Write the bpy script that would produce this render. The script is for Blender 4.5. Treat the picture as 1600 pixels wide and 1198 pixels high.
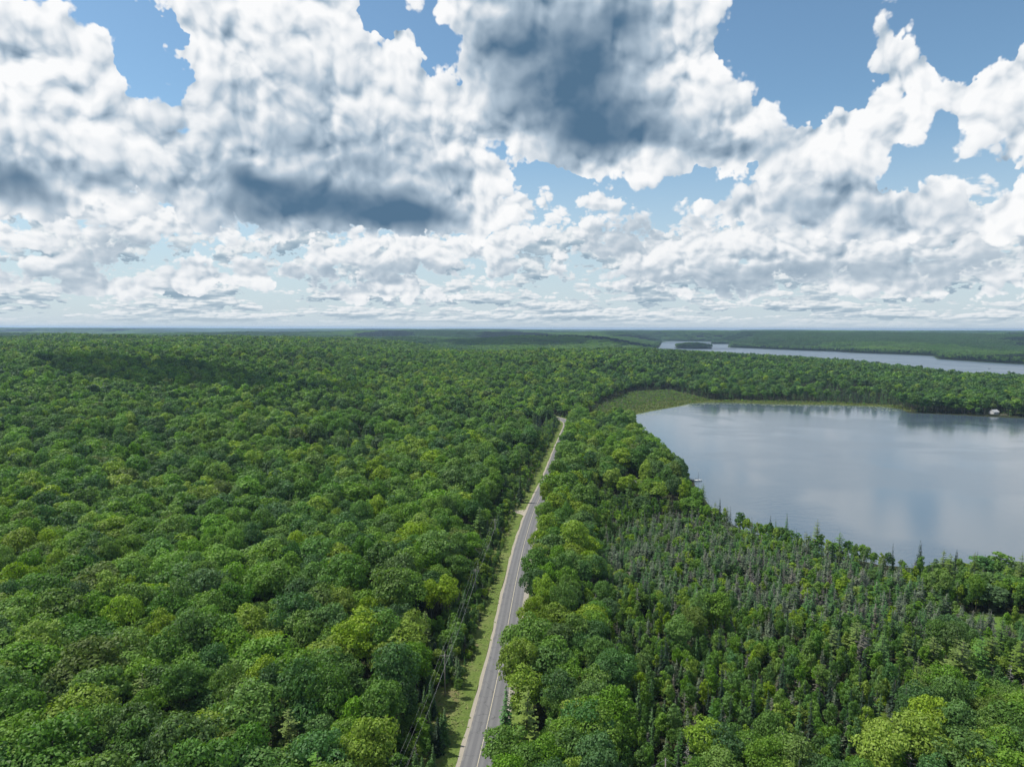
import bpy, math, random
import numpy as np
from mathutils import Vector, Matrix, Euler

scene = bpy.context.scene
for o in list(bpy.data.objects):
    bpy.data.objects.remove(o)
COL = scene.collection
rad = math.radians

# ------------------------------------------------------------------ camera
EYE = 94.0                       # metres above the lake
LENS = 24.0                      # on a 36 mm wide sensor
PITCH = math.atan(86 / 1066.7)   # a little below level
ROLL = rad(0.16)
cam_data = bpy.data.cameras.new('camera')
cam_data.lens = LENS
cam_data.sensor_width = 36
cam_data.clip_start = 0.5
cam_data.clip_end = 80000
cam = bpy.data.objects.new('camera', cam_data)
COL.objects.link(cam)
cam.matrix_world = (Matrix.Translation((0, 0, EYE)) @ Matrix.Rotation(rad(90) - PITCH, 4, 'X')
                    @ Matrix.Rotation(ROLL, 4, 'Z'))
scene.camera = cam
CAM_R = np.array(cam.matrix_world.to_3x3())
FPX = 1600 * LENS / 36


def ray(px, py):
    """world direction through a point of the 1600 x 1198 photograph"""
    v = CAM_R @ np.array([(px - 800) / FPX, (599 - py) / FPX, -1.0])
    return v / np.linalg.norm(v)


def at(px, py, z=0.0):
    """the point of the level z that is seen at (px, py)"""
    d = ray(px, py)
    t = (z - EYE) / d[2]
    return np.array([d[0] * t, d[1] * t])


def project(P):
    """world points (n,3) -> photo x, photo y, depth"""
    q = (np.asarray(P, float) - np.array([0, 0, EYE])) @ CAM_R
    dep = -q[:, 2]
    dep = np.where(np.abs(dep) < 1e-6, 1e-6, dep)
    return 800 + FPX * q[:, 0] / dep, 599 - FPX * q[:, 1] / dep, dep


# ------------------------------------------------------------------ exposure
scene.view_settings.view_transform = 'Standard'
scene.view_settings.look = 'None'
scene.view_settings.exposure = 0.0
scene.view_settings.gamma = 1.0
scene.view_settings.use_curve_mapping = False
scene.render.engine = 'CYCLES'
scene.cycles.use_denoising = True
scene.cycles.max_bounces = 5
scene.cycles.diffuse_bounces = 2
scene.cycles.glossy_bounces = 2
scene.cycles.transmission_bounces = 3
scene.cycles.transparent_max_bounces = 4
scene.cycles.volume_bounces = 0
scene.cycles.caustics_reflective = False
scene.cycles.caustics_refractive = False

SUN_EL, SUN_AZ = rad(60), rad(-76)      # azimuth from +Y (ahead) towards +X: high, from the left and a little ahead
SUN_DIR = Vector((math.sin(SUN_AZ) * math.cos(SUN_EL), math.cos(SUN_AZ) * math.cos(SUN_EL), math.sin(SUN_EL)))


# ------------------------------------------------------------------ node helper
class Sock:
    """a node socket (or a number) with arithmetic"""
    def __init__(self, nt, s):
        self.nt, self.s = nt, s

    def _m(self, op, *others, rev=False, clamp=False):
        n = self.nt.nodes.new('ShaderNodeMath')
        n.operation = op
        n.use_clamp = clamp
        args = [self] + list(others)
        if rev:
            args.reverse()
        for i, a in enumerate(args):
            if isinstance(a, Sock):
                self.nt.links.new(a.s, n.inputs[i])
            else:
                n.inputs[i].default_value = a
        return Sock(self.nt, n.outputs[0])

    def __add__(self, o): return self._m('ADD', o)
    __radd__ = __add__
    def __sub__(self, o): return self._m('SUBTRACT', o)
    def __rsub__(self, o): return self._m('SUBTRACT', o, rev=True)
    def __mul__(self, o): return self._m('MULTIPLY', o)
    __rmul__ = __mul__
    def __truediv__(self, o): return self._m('DIVIDE', o)
    def max(self, o): return self._m('MAXIMUM', o)
    def min(self, o): return self._m('MINIMUM', o)
    def smax(self, o, k): return self._m('SMOOTH_MAX', o, k)
    def pow(self, o): return self._m('POWER', o)
    def clamp(self): return self._m('ADD', 0.0, clamp=True)

    def ss(self, a, b):
        """smoothstep from a (0) to b (1)"""
        n = self.nt.nodes.new('ShaderNodeMapRange')
        n.interpolation_type = 'SMOOTHSTEP'
        self.nt.links.new(self.s, n.inputs[0])
        lo, hi, t0, t1 = (a, b, 0.0, 1.0) if a < b else (b, a, 1.0, 0.0)
        n.inputs[1].default_value, n.inputs[2].default_value = lo, hi
        n.inputs[3].default_value, n.inputs[4].default_value = t0, t1
        return Sock(self.nt, n.outputs[0])

    def lin(self, a, b, c=0.0, d=1.0):
        n = self.nt.nodes.new('ShaderNodeMapRange')
        self.nt.links.new(self.s, n.inputs[0])
        for i, v in enumerate((a, b, c, d)):
            n.inputs[i + 1].default_value = v
        return Sock(self.nt, n.outputs[0])


class G:
    """small vocabulary for a node tree"""
    def __init__(self, nt):
        self.nt = nt

    def new(self, typ, **kw):
        n = self.nt.nodes.new(typ)
        for k, v in kw.items():
            setattr(n, k, v)
        return n

    def link(self, a, b):
        self.nt.links.new(a.s if isinstance(a, Sock) else a, b)

    def put(self, sock, v):
        if isinstance(v, Sock):
            self.nt.links.new(v.s, sock)
        elif v is not None:
            sock.default_value = v

    def xyz(self, x, y, z=0.0):
        n = self.new('ShaderNodeCombineXYZ')
        for i, v in enumerate((x, y, z)):
            self.put(n.inputs[i], v)
        return Sock(self.nt, n.outputs[0])

    def sep(self, v):
        n = self.new('ShaderNodeSeparateXYZ')
        self.link(v, n.inputs[0])
        return [Sock(self.nt, o) for o in n.outputs]

    def vec(self, op, a, b=None, scale=None):
        n = self.new('ShaderNodeVectorMath', operation=op)
        self.put(n.inputs[0], a)
        if b is not None:
            self.put(n.inputs[1], b)
        if scale is not None:
            self.put(n.inputs['Scale'], scale)
        return Sock(self.nt, n.outputs['Value'] if op in ('DOT_PRODUCT', 'LENGTH', 'DISTANCE') else n.outputs[0])

    def noise(self, v, scale, detail=4, rough=0.55, dist=0.0, dim='3D', lac=2.0, color=False):
        n = self.new('ShaderNodeTexNoise', noise_dimensions=dim)
        if v is not None:
            self.link(v, n.inputs['Vector'])
        n.inputs['Scale'].default_value = scale
        n.inputs['Detail'].default_value = detail
        n.inputs['Roughness'].default_value = rough
        n.inputs['Lacunarity'].default_value = lac
        n.inputs['Distortion'].default_value = dist
        return Sock(self.nt, n.outputs['Color' if color else 'Fac'])

    def voro(self, v, scale, detail=0, rough=0.5, dim='2D', feature='F1', smooth=None):
        n = self.new('ShaderNodeTexVoronoi', voronoi_dimensions=dim, feature=feature)
        self.link(v, n.inputs['Vector'])
        n.inputs['Scale'].default_value = scale
        n.inputs['Detail'].default_value = detail
        n.inputs['Roughness'].default_value = rough
        if smooth is not None:
            n.inputs['Smoothness'].default_value = smooth
        return Sock(self.nt, n.outputs['Distance'])

    def mix(self, f, a, b):
        n = self.new('ShaderNodeMix', data_type='RGBA')
        self.put(n.inputs['Factor'], f)
        for s, v in ((n.inputs[6], a), (n.inputs[7], b)):
            if isinstance(v, Sock):
                self.link(v, s)
            else:
                s.default_value = (*v, 1.0) if len(v) == 3 else v
        return Sock(self.nt, n.outputs[2])

    def tc(self, which='Object'):
        n = self.new('ShaderNodeTexCoord')
        return Sock(self.nt, n.outputs[which])

    def ramp(self, f, stops):
        n = self.new('ShaderNodeValToRGB')
        self.link(f, n.inputs[0])
        cr = n.color_ramp
        while len(cr.elements) < len(stops):
            cr.elements.new(0.5)
        for e, (p, c) in zip(cr.elements, stops):
            e.position = p
            e.color = (*c, 1.0)
        return Sock(self.nt, n.outputs[0])


# ------------------------------------------------------------------ the sky: Nishita blue, three decks of cumulus
def build_sky():
    world = bpy.data.worlds.new('World')
    scene.world = world
    world.use_nodes = True
    world.cycles.sampling_method = 'MANUAL'
    world.cycles.sample_map_resolution = 512
    nt = world.node_tree
    nt.nodes.clear()
    g = G(nt)
    d = g.vec('NORMALIZE', g.tc('Generated'))
    dx, dy, dz = g.sep(d)
    az = dx._m('ARCTAN2', dy)                       # radians from straight ahead, to the right
    el = dz.max(-0.02)._m('ARCSINE')
    P = g.xyz(az, el)

    def aim(px, py):
        v = ray(px, py)
        return math.atan2(v[0], v[1]), math.asin(v[2])

    def blob(px, py, rx, ry, rot=0.0):
        """1 at the middle of an ellipse of the sky, 0 at its rim, negative beyond"""
        a, e = aim(px, py)
        c, s_ = math.cos(rad(rot)), math.sin(rad(rot))
        rx, ry = rx / FPX, ry / FPX
        if rot == 0:
            n = g.new('ShaderNodeVectorMath', operation='MULTIPLY_ADD')
            g.link(P, n.inputs[0])
            n.inputs[1].default_value = (1 / rx, 1 / ry, 0)
            n.inputs[2].default_value = (-a / rx, -e / ry, 0)
            ln = g.vec('LENGTH', Sock(nt, n.outputs[0]))
        else:
            u = g.vec('DOT_PRODUCT', P, (c / rx, s_ / rx, 0)) - (a * c + e * s_) / rx
            v = g.vec('DOT_PRODUCT', P, (-s_ / ry, c / ry, 0)) - (e * c - a * s_) / ry
            ln = (u * u + v * v).pow(0.5)
        return 1.0 - ln

    def union(lst, k=0.25, floor=-0.9):
        r = None
        for b in lst:
            x = blob(*b[:5]) if len(b) >= 5 else blob(*b)
            if len(b) == 6:
                x = x * b[5]
            r = x if r is None else r.smax(x, k)
        return r.max(floor)

    # billowing relief shared by the decks: value high inside a puff
    def relief(p, s, det=7):
        w = g.noise(p, s * 1.7, 1, 0.5, dim='2D', color=True)
        pw = g.vec('ADD', p, g.vec('SCALE', g.vec('SUBTRACT', w, (0.5, 0.5, 0.5)), scale=0.20 / s))
        n = g.noise(pw, s, det, 0.55, dim='2D')
        b = g.voro(pw, s * 2.0, 3, 0.60)
        return (n - 0.5) * 1.45 + (0.30 - b * b) * 1.0

    light = Vector((-0.50, 0.87, 0)).normalized()
    zen_mask = el.ss(0.46, 0.62).max(az.max(az * -1.0).ss(0.70, 0.95))   # beyond the photograph the same sky goes on

    def lite(p, s):
        """the same puffs without their finest folds, for light and shade"""
        w = g.noise(p, s * 1.7, 1, 0.5, dim='2D', color=True)
        pw = g.vec('ADD', p, g.vec('SCALE', g.vec('SUBTRACT', w, (0.5, 0.5, 0.5)), scale=0.20 / s))
        n = g.noise(pw, s, 3.6, 0.50, dim='2D')
        b = g.voro(pw, s * 2.0, 2.0, 0.60)
        return (n - 0.5) * 1.45 + (0.30 - b * b) * 1.0

    def deck(cover, scale, dark_field, edge, amp, bright, dark, eps, gain):
        r0 = relief(P, scale)
        l0 = lite(P, scale)
        l1 = lite(g.vec('ADD', P, tuple(light * eps)), scale)
        h0 = cover + r0 * (amp - cover.ss(0.35, 1.0) * (amp * 0.72))
        lit = (l0 - l1) * gain + (r0 - l0) * 0.20
        alpha = h0.ss(0.0, edge)
        core = h0.ss(0.0, 0.42)
        dkf = dark_field.clamp()
        shade = (dkf * (core * 0.50 + 0.48) + core * 0.03 + (0.11 - lit) * (1.0 - dkf * 0.93)).clamp()
        col = g.ramp(shade, [(0.0, bright[0]), (0.22, bright[1]), (0.56, dark[0]), (1.0, dark[1])])
        return alpha, col

    # the blue
    sky = g.new('ShaderNodeTexSky', sky_type='NISHITA')
    sky.sun_disc = False
    sky.sun_elevation = SUN_EL
    sky.sun_rotation = SUN_AZ
    sky.altitude = 300
    sky.air_density = 1.0
    sky.dust_density = 0.6
    sky.ozone_density = 1.0
    base = g.vec('MULTIPLY', Sock(nt, sky.outputs[0]), (SKY_STRENGTH * 1.12, SKY_STRENGTH * 1.34, SKY_STRENGTH * 1.34))
    veil = el.ss(0.30, -0.01)
    base = g.mix(veil * 0.85, base, (0.58, 0.67, 0.76))

    P0 = P
    # --- lowest deck: rows of small far clouds over the horizon
    lnv = (el + 0.035).max(0.012)._m('LOGARITHM', math.e)
    nl = lambda dv: g.noise(g.xyz(az, lnv * 0.36 + dv), 8.0, 3, 0.55, dim='2D')
    n_low = nl(0.0)
    cov = (n_low - 0.5) * 2.8 + 0.54 + el.ss(0.07, 0.02) * 0.12 - el.ss(0.12, 0.20) * 1.6
    dk = ((nl(0.030) - n_low) * 5.0 + 0.30).clamp()
    P = g.xyz(az, lnv * 0.20)
    aL, cL = deck(cov, 19.0, dk, 0.34, 0.75, ((0.87, 0.89, 0.905), (0.75, 0.80, 0.83)), ((0.46, 0.56, 0.64), (0.28, 0.39, 0.49)), 0.007, 0.34)
    out = g.mix(aL * el.ss(-0.005, 0.022) * 0.95, base, cL)

    # the hand-set masses are drawn on a gently disturbed sky, so no outline is regular
    w = g.noise(P0, 8.0, 5, 0.6, dim='2D', color=True)
    PW = g.vec('ADD', P0, g.vec('SCALE', g.vec('SUBTRACT', w, (0.5, 0.5, 0.5)), scale=0.12))

    wd = g.noise(P0, 7.0, 2.5, 0.5, dim='2D', color=True)
    PD = g.vec('ADD', P0, g.vec('SCALE', g.vec('SUBTRACT', wd, (0.5, 0.5, 0.5)), scale=0.07))

    # --- middle deck: medium cumulus, 5 to 12 degrees up
    P = PW
    mid = union([
        (60, 400, 170, 50, 0), (190, 345, 150, 60, 0), (420, 412, 150, 40, 0), (640, 405, 160, 45, 0), (880, 345, 150, 65, 0),
        (1010, 430, 90, 32, 0), (1130, 385, 200, 55, 0), (1330, 380, 230, 70, 0), (1530, 375, 150, 50, 0), (1220, 440, 130, 30, 0),
        (760, 400, 190, 40, 0), (60, 330, 120, 40, 0), (1440, 420, 180, 35, 0), (300, 440, 170, 26, 0), (560, 450, 150, 22, 0)], 0.3).min(0.5)
    P = PD
    dkm = union([
        (470, 425, 130, 20, 0), (640, 432, 120, 20, 0), (980, 370, 110, 24, 0), (830, 425, 90, 16, 0), (1180, 428, 130, 24, 0), (1400, 418, 110, 26, 0),
        (200, 405, 90, 28, 0), (100, 428, 110, 20, 0), (1010, 448, 70, 12, 0), (1540, 398, 90, 20, 0), (1290, 345, 90, 28, 0)], 0.25, -1.0)
    P = P0
    nm = lambda dv: g.noise(g.xyz(az, el * 1.9 + dv), 8.5, 3, 0.5, dim='2D')
    n_mid = nl0 = nm(0.0)
    gen = (n_mid - 0.5) * 2.4
    cov = ((mid + gen * 0.45) * (1.0 - zen_mask) + gen * zen_mask).min(0.7) - el.ss(0.045, 0.0) * 1.2 - el.ss(0.2, 0.3) * 2.0 + 0.17
    dk = dkm.ss(-0.5, 0.7) * 0.50 + ((nm(0.030) - n_mid) * 3.2).clamp() * 0.5
    P = g.xyz(az, el * 1.35)
    aM, cM = deck(cov, 11.0, dk, 0.30, 0.62, ((0.94, 0.95, 0.96), (0.83, 0.86, 0.89)), ((0.50, 0.585, 0.665), (0.25, 0.35, 0.455)), 0.010, 0.50)
    P = P0
    out = g.mix(aM * 0.97, out, cM)

    # --- high deck: the near, big cumulus
    P = PW
    big = union([
        (430, 120, 190, 130, 0), (540, 200, 150, 120, 0), (330, 60, 90, 70, 0), (640, 110, 70, 60, 0), (480, 20, 110, 60, 0),
        (90, 140, 210, 110, 0), (160, 250, 220, 60, 0), (20, 290, 120, 50, 0), (360, 270, 150, 60, 10), (500, 320, 230, 62, 0),
        (700, 190, 80, 90, 0), (700, 280, 120, 70, 0), (660, 340, 160, 45, 0),
        (870, 90, 190, 140, 0), (930, 190, 190, 85, 0), (770, 40, 130, 80, 0), (1050, 80, 110, 110, 0), (1000, 20, 120, 60, 0),
        (1120, 190, 160, 85, 15), (1250, 240, 170, 85, 12), (1360, 220, 120, 70, 0), (1340, 310, 200, 75, 0), (1480, 330, 150, 60, 0),
        (1402, 80, 52, 92, 18, 0.75), (1560, 190, 120, 90, 0), (1600, 120, 60, 60, 0), (1580, 270, 90, 70, 0), (1555, 32, 45, 16, 25, 0.55)], 0.22).min(1.0)
    holes = union([(250, 125, 55, 50, 0), (215, 60, 40, 60, 30), (690, 80, 65, 60, 60), (1270, 90, 170, 80, 20), (1460, 235, 70, 60, 30),
                   (855, 278, 80, 26, 0), (1130, 290, 90, 30, 0), (1520, 40, 110, 60, 0), (610, 30, 60, 40, 0), (1530, 300, 80, 50, 40)], 0.2)
    P = PD
    dkb = union([
        (500, 325, 215, 48, 0), (420, 300, 110, 36, -12), (620, 345, 130, 36, 0), (560, 255, 130, 60, 0, 0.40), (470, 215, 130, 60, 0, 0.22),
        (890, 120, 130, 130, 0), (930, 185, 150, 60, 0), (830, 60, 100, 80, 0, 0.8), (1010, 200, 90, 36, 0, 0.8), (960, 30, 80, 60, 0, 0.7),
        (15, 290, 70, 26, 0, 0.9), (160, 282, 110, 16, 0, 0.4), (1150, 235, 80, 24, 0, 0.45), (1320, 330, 110, 26, 0, 0.35), (700, 265, 60, 16, 0, 0.5)], 0.2, -1.0)
    P = P0
    gen = (g.noise(P, 3.2, 3, 0.5, dim='2D') - 0.47) * 3.2
    cov = (big * 1.6 + 0.06 - holes.max(0.0) * 1.7).min(1.15) * (1.0 - zen_mask) + gen.min(0.6) * zen_mask - el.ss(0.13, 0.07) * 1.3 + 0.24
    dk = dkb.ss(-0.46, 0.90) * (1.14 - n_mid * 0.28)
    aB, cB = deck(cov, 8.0, dk, 0.32, 0.72, ((0.98, 0.985, 0.99), (0.84, 0.87, 0.90)), ((0.43, 0.53, 0.63), (0.085, 0.168, 0.268)), 0.015, 0.46)
    out = g.mix(aB * 0.985, out, cB)
    out = g.mix(el.ss(0.022, -0.008) * 0.55, out, (0.62, 0.69, 0.745))

    bg = g.new('ShaderNodeBackground')
    g.link(out, bg.inputs['Color'])
    bg.inputs['Strength'].default_value = 1.0
    o = g.new('ShaderNodeOutputWorld')
    g.link(bg.outputs[0], o.inputs['Surface'])


SKY_STRENGTH = 0.10
build_sky()

sun_data = bpy.data.lights.new('sun', 'SUN')
sun_data.energy = 5.0
sun_data.angle = rad(0.53)
sun_data.color = (1.0, 0.95, 0.87)
sun = bpy.data.objects.new('sun', sun_data)
COL.objects.link(sun)
sun.rotation_euler = SUN_DIR.to_track_quat('Z', 'Y').to_euler()


# ------------------------------------------------------------------ plan of the place
rng = np.random.default_rng(7)


def plan(pts, z=0.0):
    return np.array([at(px, py, z) for px, py in pts])


def sdf(poly, x, y):
    """signed distance to a closed outline, negative inside"""
    x = np.asarray(x, float); y = np.asarray(y, float)
    d2 = np.full(x.shape, 1e18)
    inside = np.zeros(x.shape, bool)
    n = len(poly)
    for i in range(n):
        ax, ay = poly[i]; bx, by = poly[(i + 1) % n]
        ex, ey = bx - ax, by - ay
        t = np.clip(((x - ax) * ex + (y - ay) * ey) / (ex * ex + ey * ey + 1e-9), 0, 1)
        d2 = np.minimum(d2, (x - ax - t * ex) ** 2 + (y - ay - t * ey) ** 2)
        c = (ay > y) != (by > y)
        with np.errstate(divide='ignore', invalid='ignore'):
            inside ^= c & (x < ex * (y - ay) / (ey if ey else 1e-9) + ax)
    d = np.sqrt(d2)
    return np.where(inside, -d, d)


def S(t):
    t = np.clip(t, 0, 1)
    return t * t * (3 - 2 * t)


def vnoise(x, y, seed=0):
    """smooth value noise, 0..1"""
    xi = np.floor(x).astype(np.int64); yi = np.floor(y).astype(np.int64)
    fx, fy = S(x - xi), S(y - yi)

    def h(a, b):
        v = (a * 374761393 + b * 668265263 + seed * 982451653) & 0x7fffffff
        v = ((v ^ (v >> 13)) * 1274126177) & 0x7fffffff
        return ((v ^ (v >> 16)) & 0xffff) / 65535.0
    a = h(xi, yi) * (1 - fx) + h(xi + 1, yi) * fx
    b = h(xi, yi + 1) * (1 - fx) + h(xi + 1, yi + 1) * fx
    return a * (1 - fy) + b * fy


def fbm(x, y, seed=0, o=4):
    s, a, t = 0, 1, 0
    for i in range(o):
        s = s + a * vnoise(x * 2 ** i, y * 2 ** i, seed + i); t += a; a *= 0.5
    return s / t


NEAR_LAKE = plan([(975, 651), (962, 656), (985, 674), (1015, 702), (1045, 730), (1066, 745), (1079, 751), (1090, 775), (1112, 808),
                  (1150, 827), (1200, 842), (1250, 858), (1300, 873), (1400, 888), (1500, 897), (1600, 903), (1720, 905), (1900, 860),
                  (2000, 760), (1950, 690), (1750, 660), (1600, 653), (1545, 651), (1480, 647), (1425, 645), (1410, 640), (1380, 635), (1300, 632.5),
                  (1200, 631), (1150, 629), (1100, 628.5), (1078, 630), (1050, 636), (1020, 641), (992, 647)])
FAR_LAKE = plan([(1022, 549), (1031, 540), (1033, 535.5), (1036, 533.5), (1050, 533), (1113, 534), (1112, 537.5), (1140, 537.5), (1141, 543), (1180, 544.5), (1250, 547.5),
                 (1300, 549), (1330, 551), (1400, 553.5), (1458, 556), (1466, 561), (1520, 564.5), (1600, 569.5), (1700, 575), (1900, 590),
                 (1900, 625), (1600, 602), (1480, 592), (1400, 582), (1300, 570), (1200, 563), (1100, 556), (1020, 551)])
THIRD_LAKE = plan([(1000, 526.5), (1012, 525.2), (1034, 525.2), (1036, 526.8), (1012, 527.2)])
SILVER_LAKE = plan([(1003, 533.0), (1020, 531.8), (1034, 532.0), (1034, 533.0), (1015, 533.8)])
MARSH = plan([(902, 676), (917, 650), (943, 630), (987, 612), (1045, 609), (1080, 618.5), (1110, 625), (1200, 626), (1300, 628), (1400, 633), (1432, 641),
              (1380, 640), (1200, 636), (1100, 634), (1000, 655), (950, 672)], 0.5)
MEADOW = plan([(1488, 966), (1540, 958), (1625, 962), (1625, 992), (1560, 986), (1510, 984)], 1.0)
BOG = plan([(1085, 800), (1130, 815), (1230, 850), (1320, 872), (1400, 885), (1440, 905), (1490, 960), (1560, 985), (1640, 985), (1640, 1030), (1560, 1010),
            (1480, 1012), (1380, 998), (1230, 972), (1120, 960), (1030, 950), (960, 915), (930, 860), (965, 825), (1040, 800)], 5.0)
ISLAND = at(1083, 543.5)

ROAD_Z = 4.0
_rp = np.array([at(px, py, ROAD_Z) for px, py in [(700, 1400), (723, 1290), (745, 1198), (759, 1143), (779, 1050), (791.5, 990), (798, 950), (807.6, 900),
                                                  (818.5, 850), (833, 800), (858, 745), (873, 702), (886, 668)]])
_tail = np.array([(53.5, 640), (53.5, 658), (50.0, 676), (42.0, 694), (29.0, 710), (11.0, 722), (-14.0, 730)])
_pts = np.vstack([_rp[:-1], _tail])


def resample(pts, step):
    seg = np.linalg.norm(np.diff(pts, axis=0), axis=1)
    s = np.concatenate([[0], np.cumsum(seg)])
    t = np.arange(0, s[-1], step)
    return np.column_stack([np.interp(t, s, pts[:, 0]), np.interp(t, s, pts[:, 1])])


def soften(pts, w):
    k = np.hanning(2 * w + 1); k /= k.sum()
    p = np.vstack([np.repeat(pts[:1], w, 0) + np.arange(-w, 0)[:, None] * (pts[1] - pts[0]), pts,
                   np.repeat(pts[-1:], w, 0) + np.arange(1, w + 1)[:, None] * (pts[-1] - pts[-2])])
    return np.column_stack([np.convolve(p[:, i], k, 'valid') for i in (0, 1)])


ROAD = soften(resample(_pts, 2.0), 14)
_dir = np.gradient(ROAD, axis=0)
_dir /= np.linalg.norm(_dir, axis=1)[:, None]
ROAD_N = np.column_stack([_dir[:, 1], -_dir[:, 0]])       # to the right of the way we look


def road_offset(x, y):
    """distance to the road's middle, positive on the right"""
    x = np.asarray(x, float); y = np.asarray(y, float)
    best = np.full(x.shape, 1e9); sign = np.ones(x.shape)
    near = (np.abs(y - 370) < 420) & (np.abs(x) < 260)
    if near.any():
        xs, ys = x[near], y[near]
        b = np.full(xs.shape, 1e9); sg = np.ones(xs.shape)
        P = ROAD[::2]; N = ROAD_N[::2]
        for i in range(0, len(P)):
            dx, dy = xs - P[i, 0], ys - P[i, 1]
            d = dx * dx + dy * dy
            m = d < b
            b = np.where(m, d, b); sg = np.where(m, np.sign(dx * N[i, 0] + dy * N[i, 1]), sg)
        best[near] = np.sqrt(b); sign[near] = sg
    far = ~near
    best[far] = 200 + np.hypot(x[far], y[far] - 370) * 0.3
    sign[far] = np.sign(x[far] - np.interp(y[far], ROAD[:, 1], ROAD[:, 0]))
    return best * sign


DRIVE_A = at(832, 800.5, ROAD_Z); DRIVE_B = at(797, 804, ROAD_Z)
CABIN = at(990, 748, 6.0)
BOATHOUSE = at(1553, 646.0, 0.8)
LAWN = at(1580, 643.0, 1.0)


def bump(x, y, cx, cy, sx, sy, a):
    return a * np.exp(-((x - cx) / sx) ** 2 - ((y - cy) / sy) ** 2)


def ground(x, y):
    x = np.asarray(x, float); y = np.asarray(y, float)
    r = np.hypot(x, y)
    xr = np.interp(y, ROAD[:, 1], ROAD[:, 0])
    z = np.full(x.shape, 4.0)
    left = S((xr + 60 - x) / 420)
    z += 44 * S((xr - 15 - x) / 480) * S((y - 200) / 800)
    z += bump(x, y, 20, 1150, 300, 300, 24) + 6 * S((y - 1100) / 700) * left
    z -= 34 * S((y - 1750) / 900) * left
    z += bump(x, y, 450, 1430, 300, 210, 14) + bump(x, y, 620, 1230, 200, 150, 5) + bump(x, y, 170, 1500, 260, 260, 16)
    z += bump(x, y, 120, 3000, 620, 300, 44)
    calm = 1 - 0.72 * S((x - xr - 60) / 200)
    z += (fbm(x / 260, y / 260, 3) - 0.5) * 20 * S((r - 420) / 700) * calm
    z += (fbm(x / 90, y / 90, 9, 3) - 0.5) * 7 * S((r - 200) / 300) * S((np.abs(x - xr) - 14) / 60) * (0.35 + 0.65 * calm)
    z = np.maximum(z, 2.5)
    far = S((r - 2600) / 2200)
    zf = 20 + (fbm(x / 2300 + 7.3, y / 1700 + 2.1, 21, 5) - 0.42) * 165
    z = z * (1 - far) + np.clip(zf, 8, 60 + r * 0.0001) * far
    z += bump(x, y, -9500, 16500, 1300, 900, 34) + bump(x, y, -6800, 17500, 700, 700, 26) + bump(x, y, -11800, 17000, 900, 900, 28)
    # shores
    dn = sdf(NEAR_LAKE, x, y)
    dm = sdf(MARSH, x, y)
    w = S((dn - 4) / 170)
    z = np.where(dn > 0, 0.35 + (z - 0.35) * w, np.maximum(-3.0, 0.35 + dn * 0.12))
    z = np.where(dm < 0, np.minimum(z, 0.42), z * 1.0)
    z = np.where((dm >= 0) & (dn > 0), 0.42 + (z - 0.42) * S(dm / 210 + 0.02), z)
    for lk, ww in ((FAR_LAKE, 260), (THIRD_LAKE, 500), (SILVER_LAKE, 300)):
        df = sdf(lk, x, y)
        z = np.where(df > 0, 0.5 + (z - 0.5) * S((df - 2) / ww), np.maximum(-4, 0.5 + df * 0.10))
    di = np.hypot((x - ISLAND[0]) / 88, (y - ISLAND[1]) / 150)
    z = np.where(di < 1, np.maximum(z, 0.6 + 11 * (1 - di ** 2)), z)
    # the road bed
    ro = np.abs(road_offset(x, y))
    k = S((ro - 8.5) / 22)
    z = np.where(ro < 60, (ROAD_Z - 0.35) * (1 - k) + z * k, z)
    return z


# ------------------------------------------------------------------ materials
def material(name):
    m = bpy.data.materials.new(name)
    m.use_nodes = True
    nt = m.node_tree
    nt.nodes.clear()
    g = G(nt)
    out = g.new('ShaderNodeOutputMaterial')
    return m, g, out


def principled(g, out, color=None, rough=0.8, spec=0.3, normal=None, metal=0.0):
    p = g.new('ShaderNodeBsdfPrincipled')
    if isinstance(color, Sock):
        g.link(color, p.inputs['Base Color'])
    elif color is not None:
        p.inputs['Base Color'].default_value = (*color, 1)
    g.put(p.inputs['Roughness'], rough)
    p.inputs['Specular IOR Level'].default_value = spec
    p.inputs['Metallic'].default_value = metal
    if normal is not None:
        g.link(normal, p.inputs['Normal'])
    if out is not None:
        g.link(p.outputs[0], out.inputs['Surface'])
    return p


def bump_node(g, h, strength=0.5, dist=0.1):
    b = g.new('ShaderNodeBump')
    b.inputs['Strength'].default_value = strength
    b.inputs['Distance'].default_value = dist
    g.link(h, b.inputs['Height'])
    return Sock(g.nt, b.outputs[0])


def plain(name, color, rough=0.7, vary=0.25, scale=2.0, spec=0.3, metal=0.0):
    """one colour with weathered variation"""
    m, g, out = material(name)
    n = g.noise(g.tc('Object'), scale, 5, 0.6)
    c = g.mix(n, tuple(v * (1 - vary) for v in color), tuple(min(1, v * (1 + vary)) for v in color))
    principled(g, out, c, rough, spec, metal=metal)
    return m


def position(g):
    n = g.new('ShaderNodeNewGeometry')
    return Sock(g.nt, n.outputs['Position'])


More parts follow.
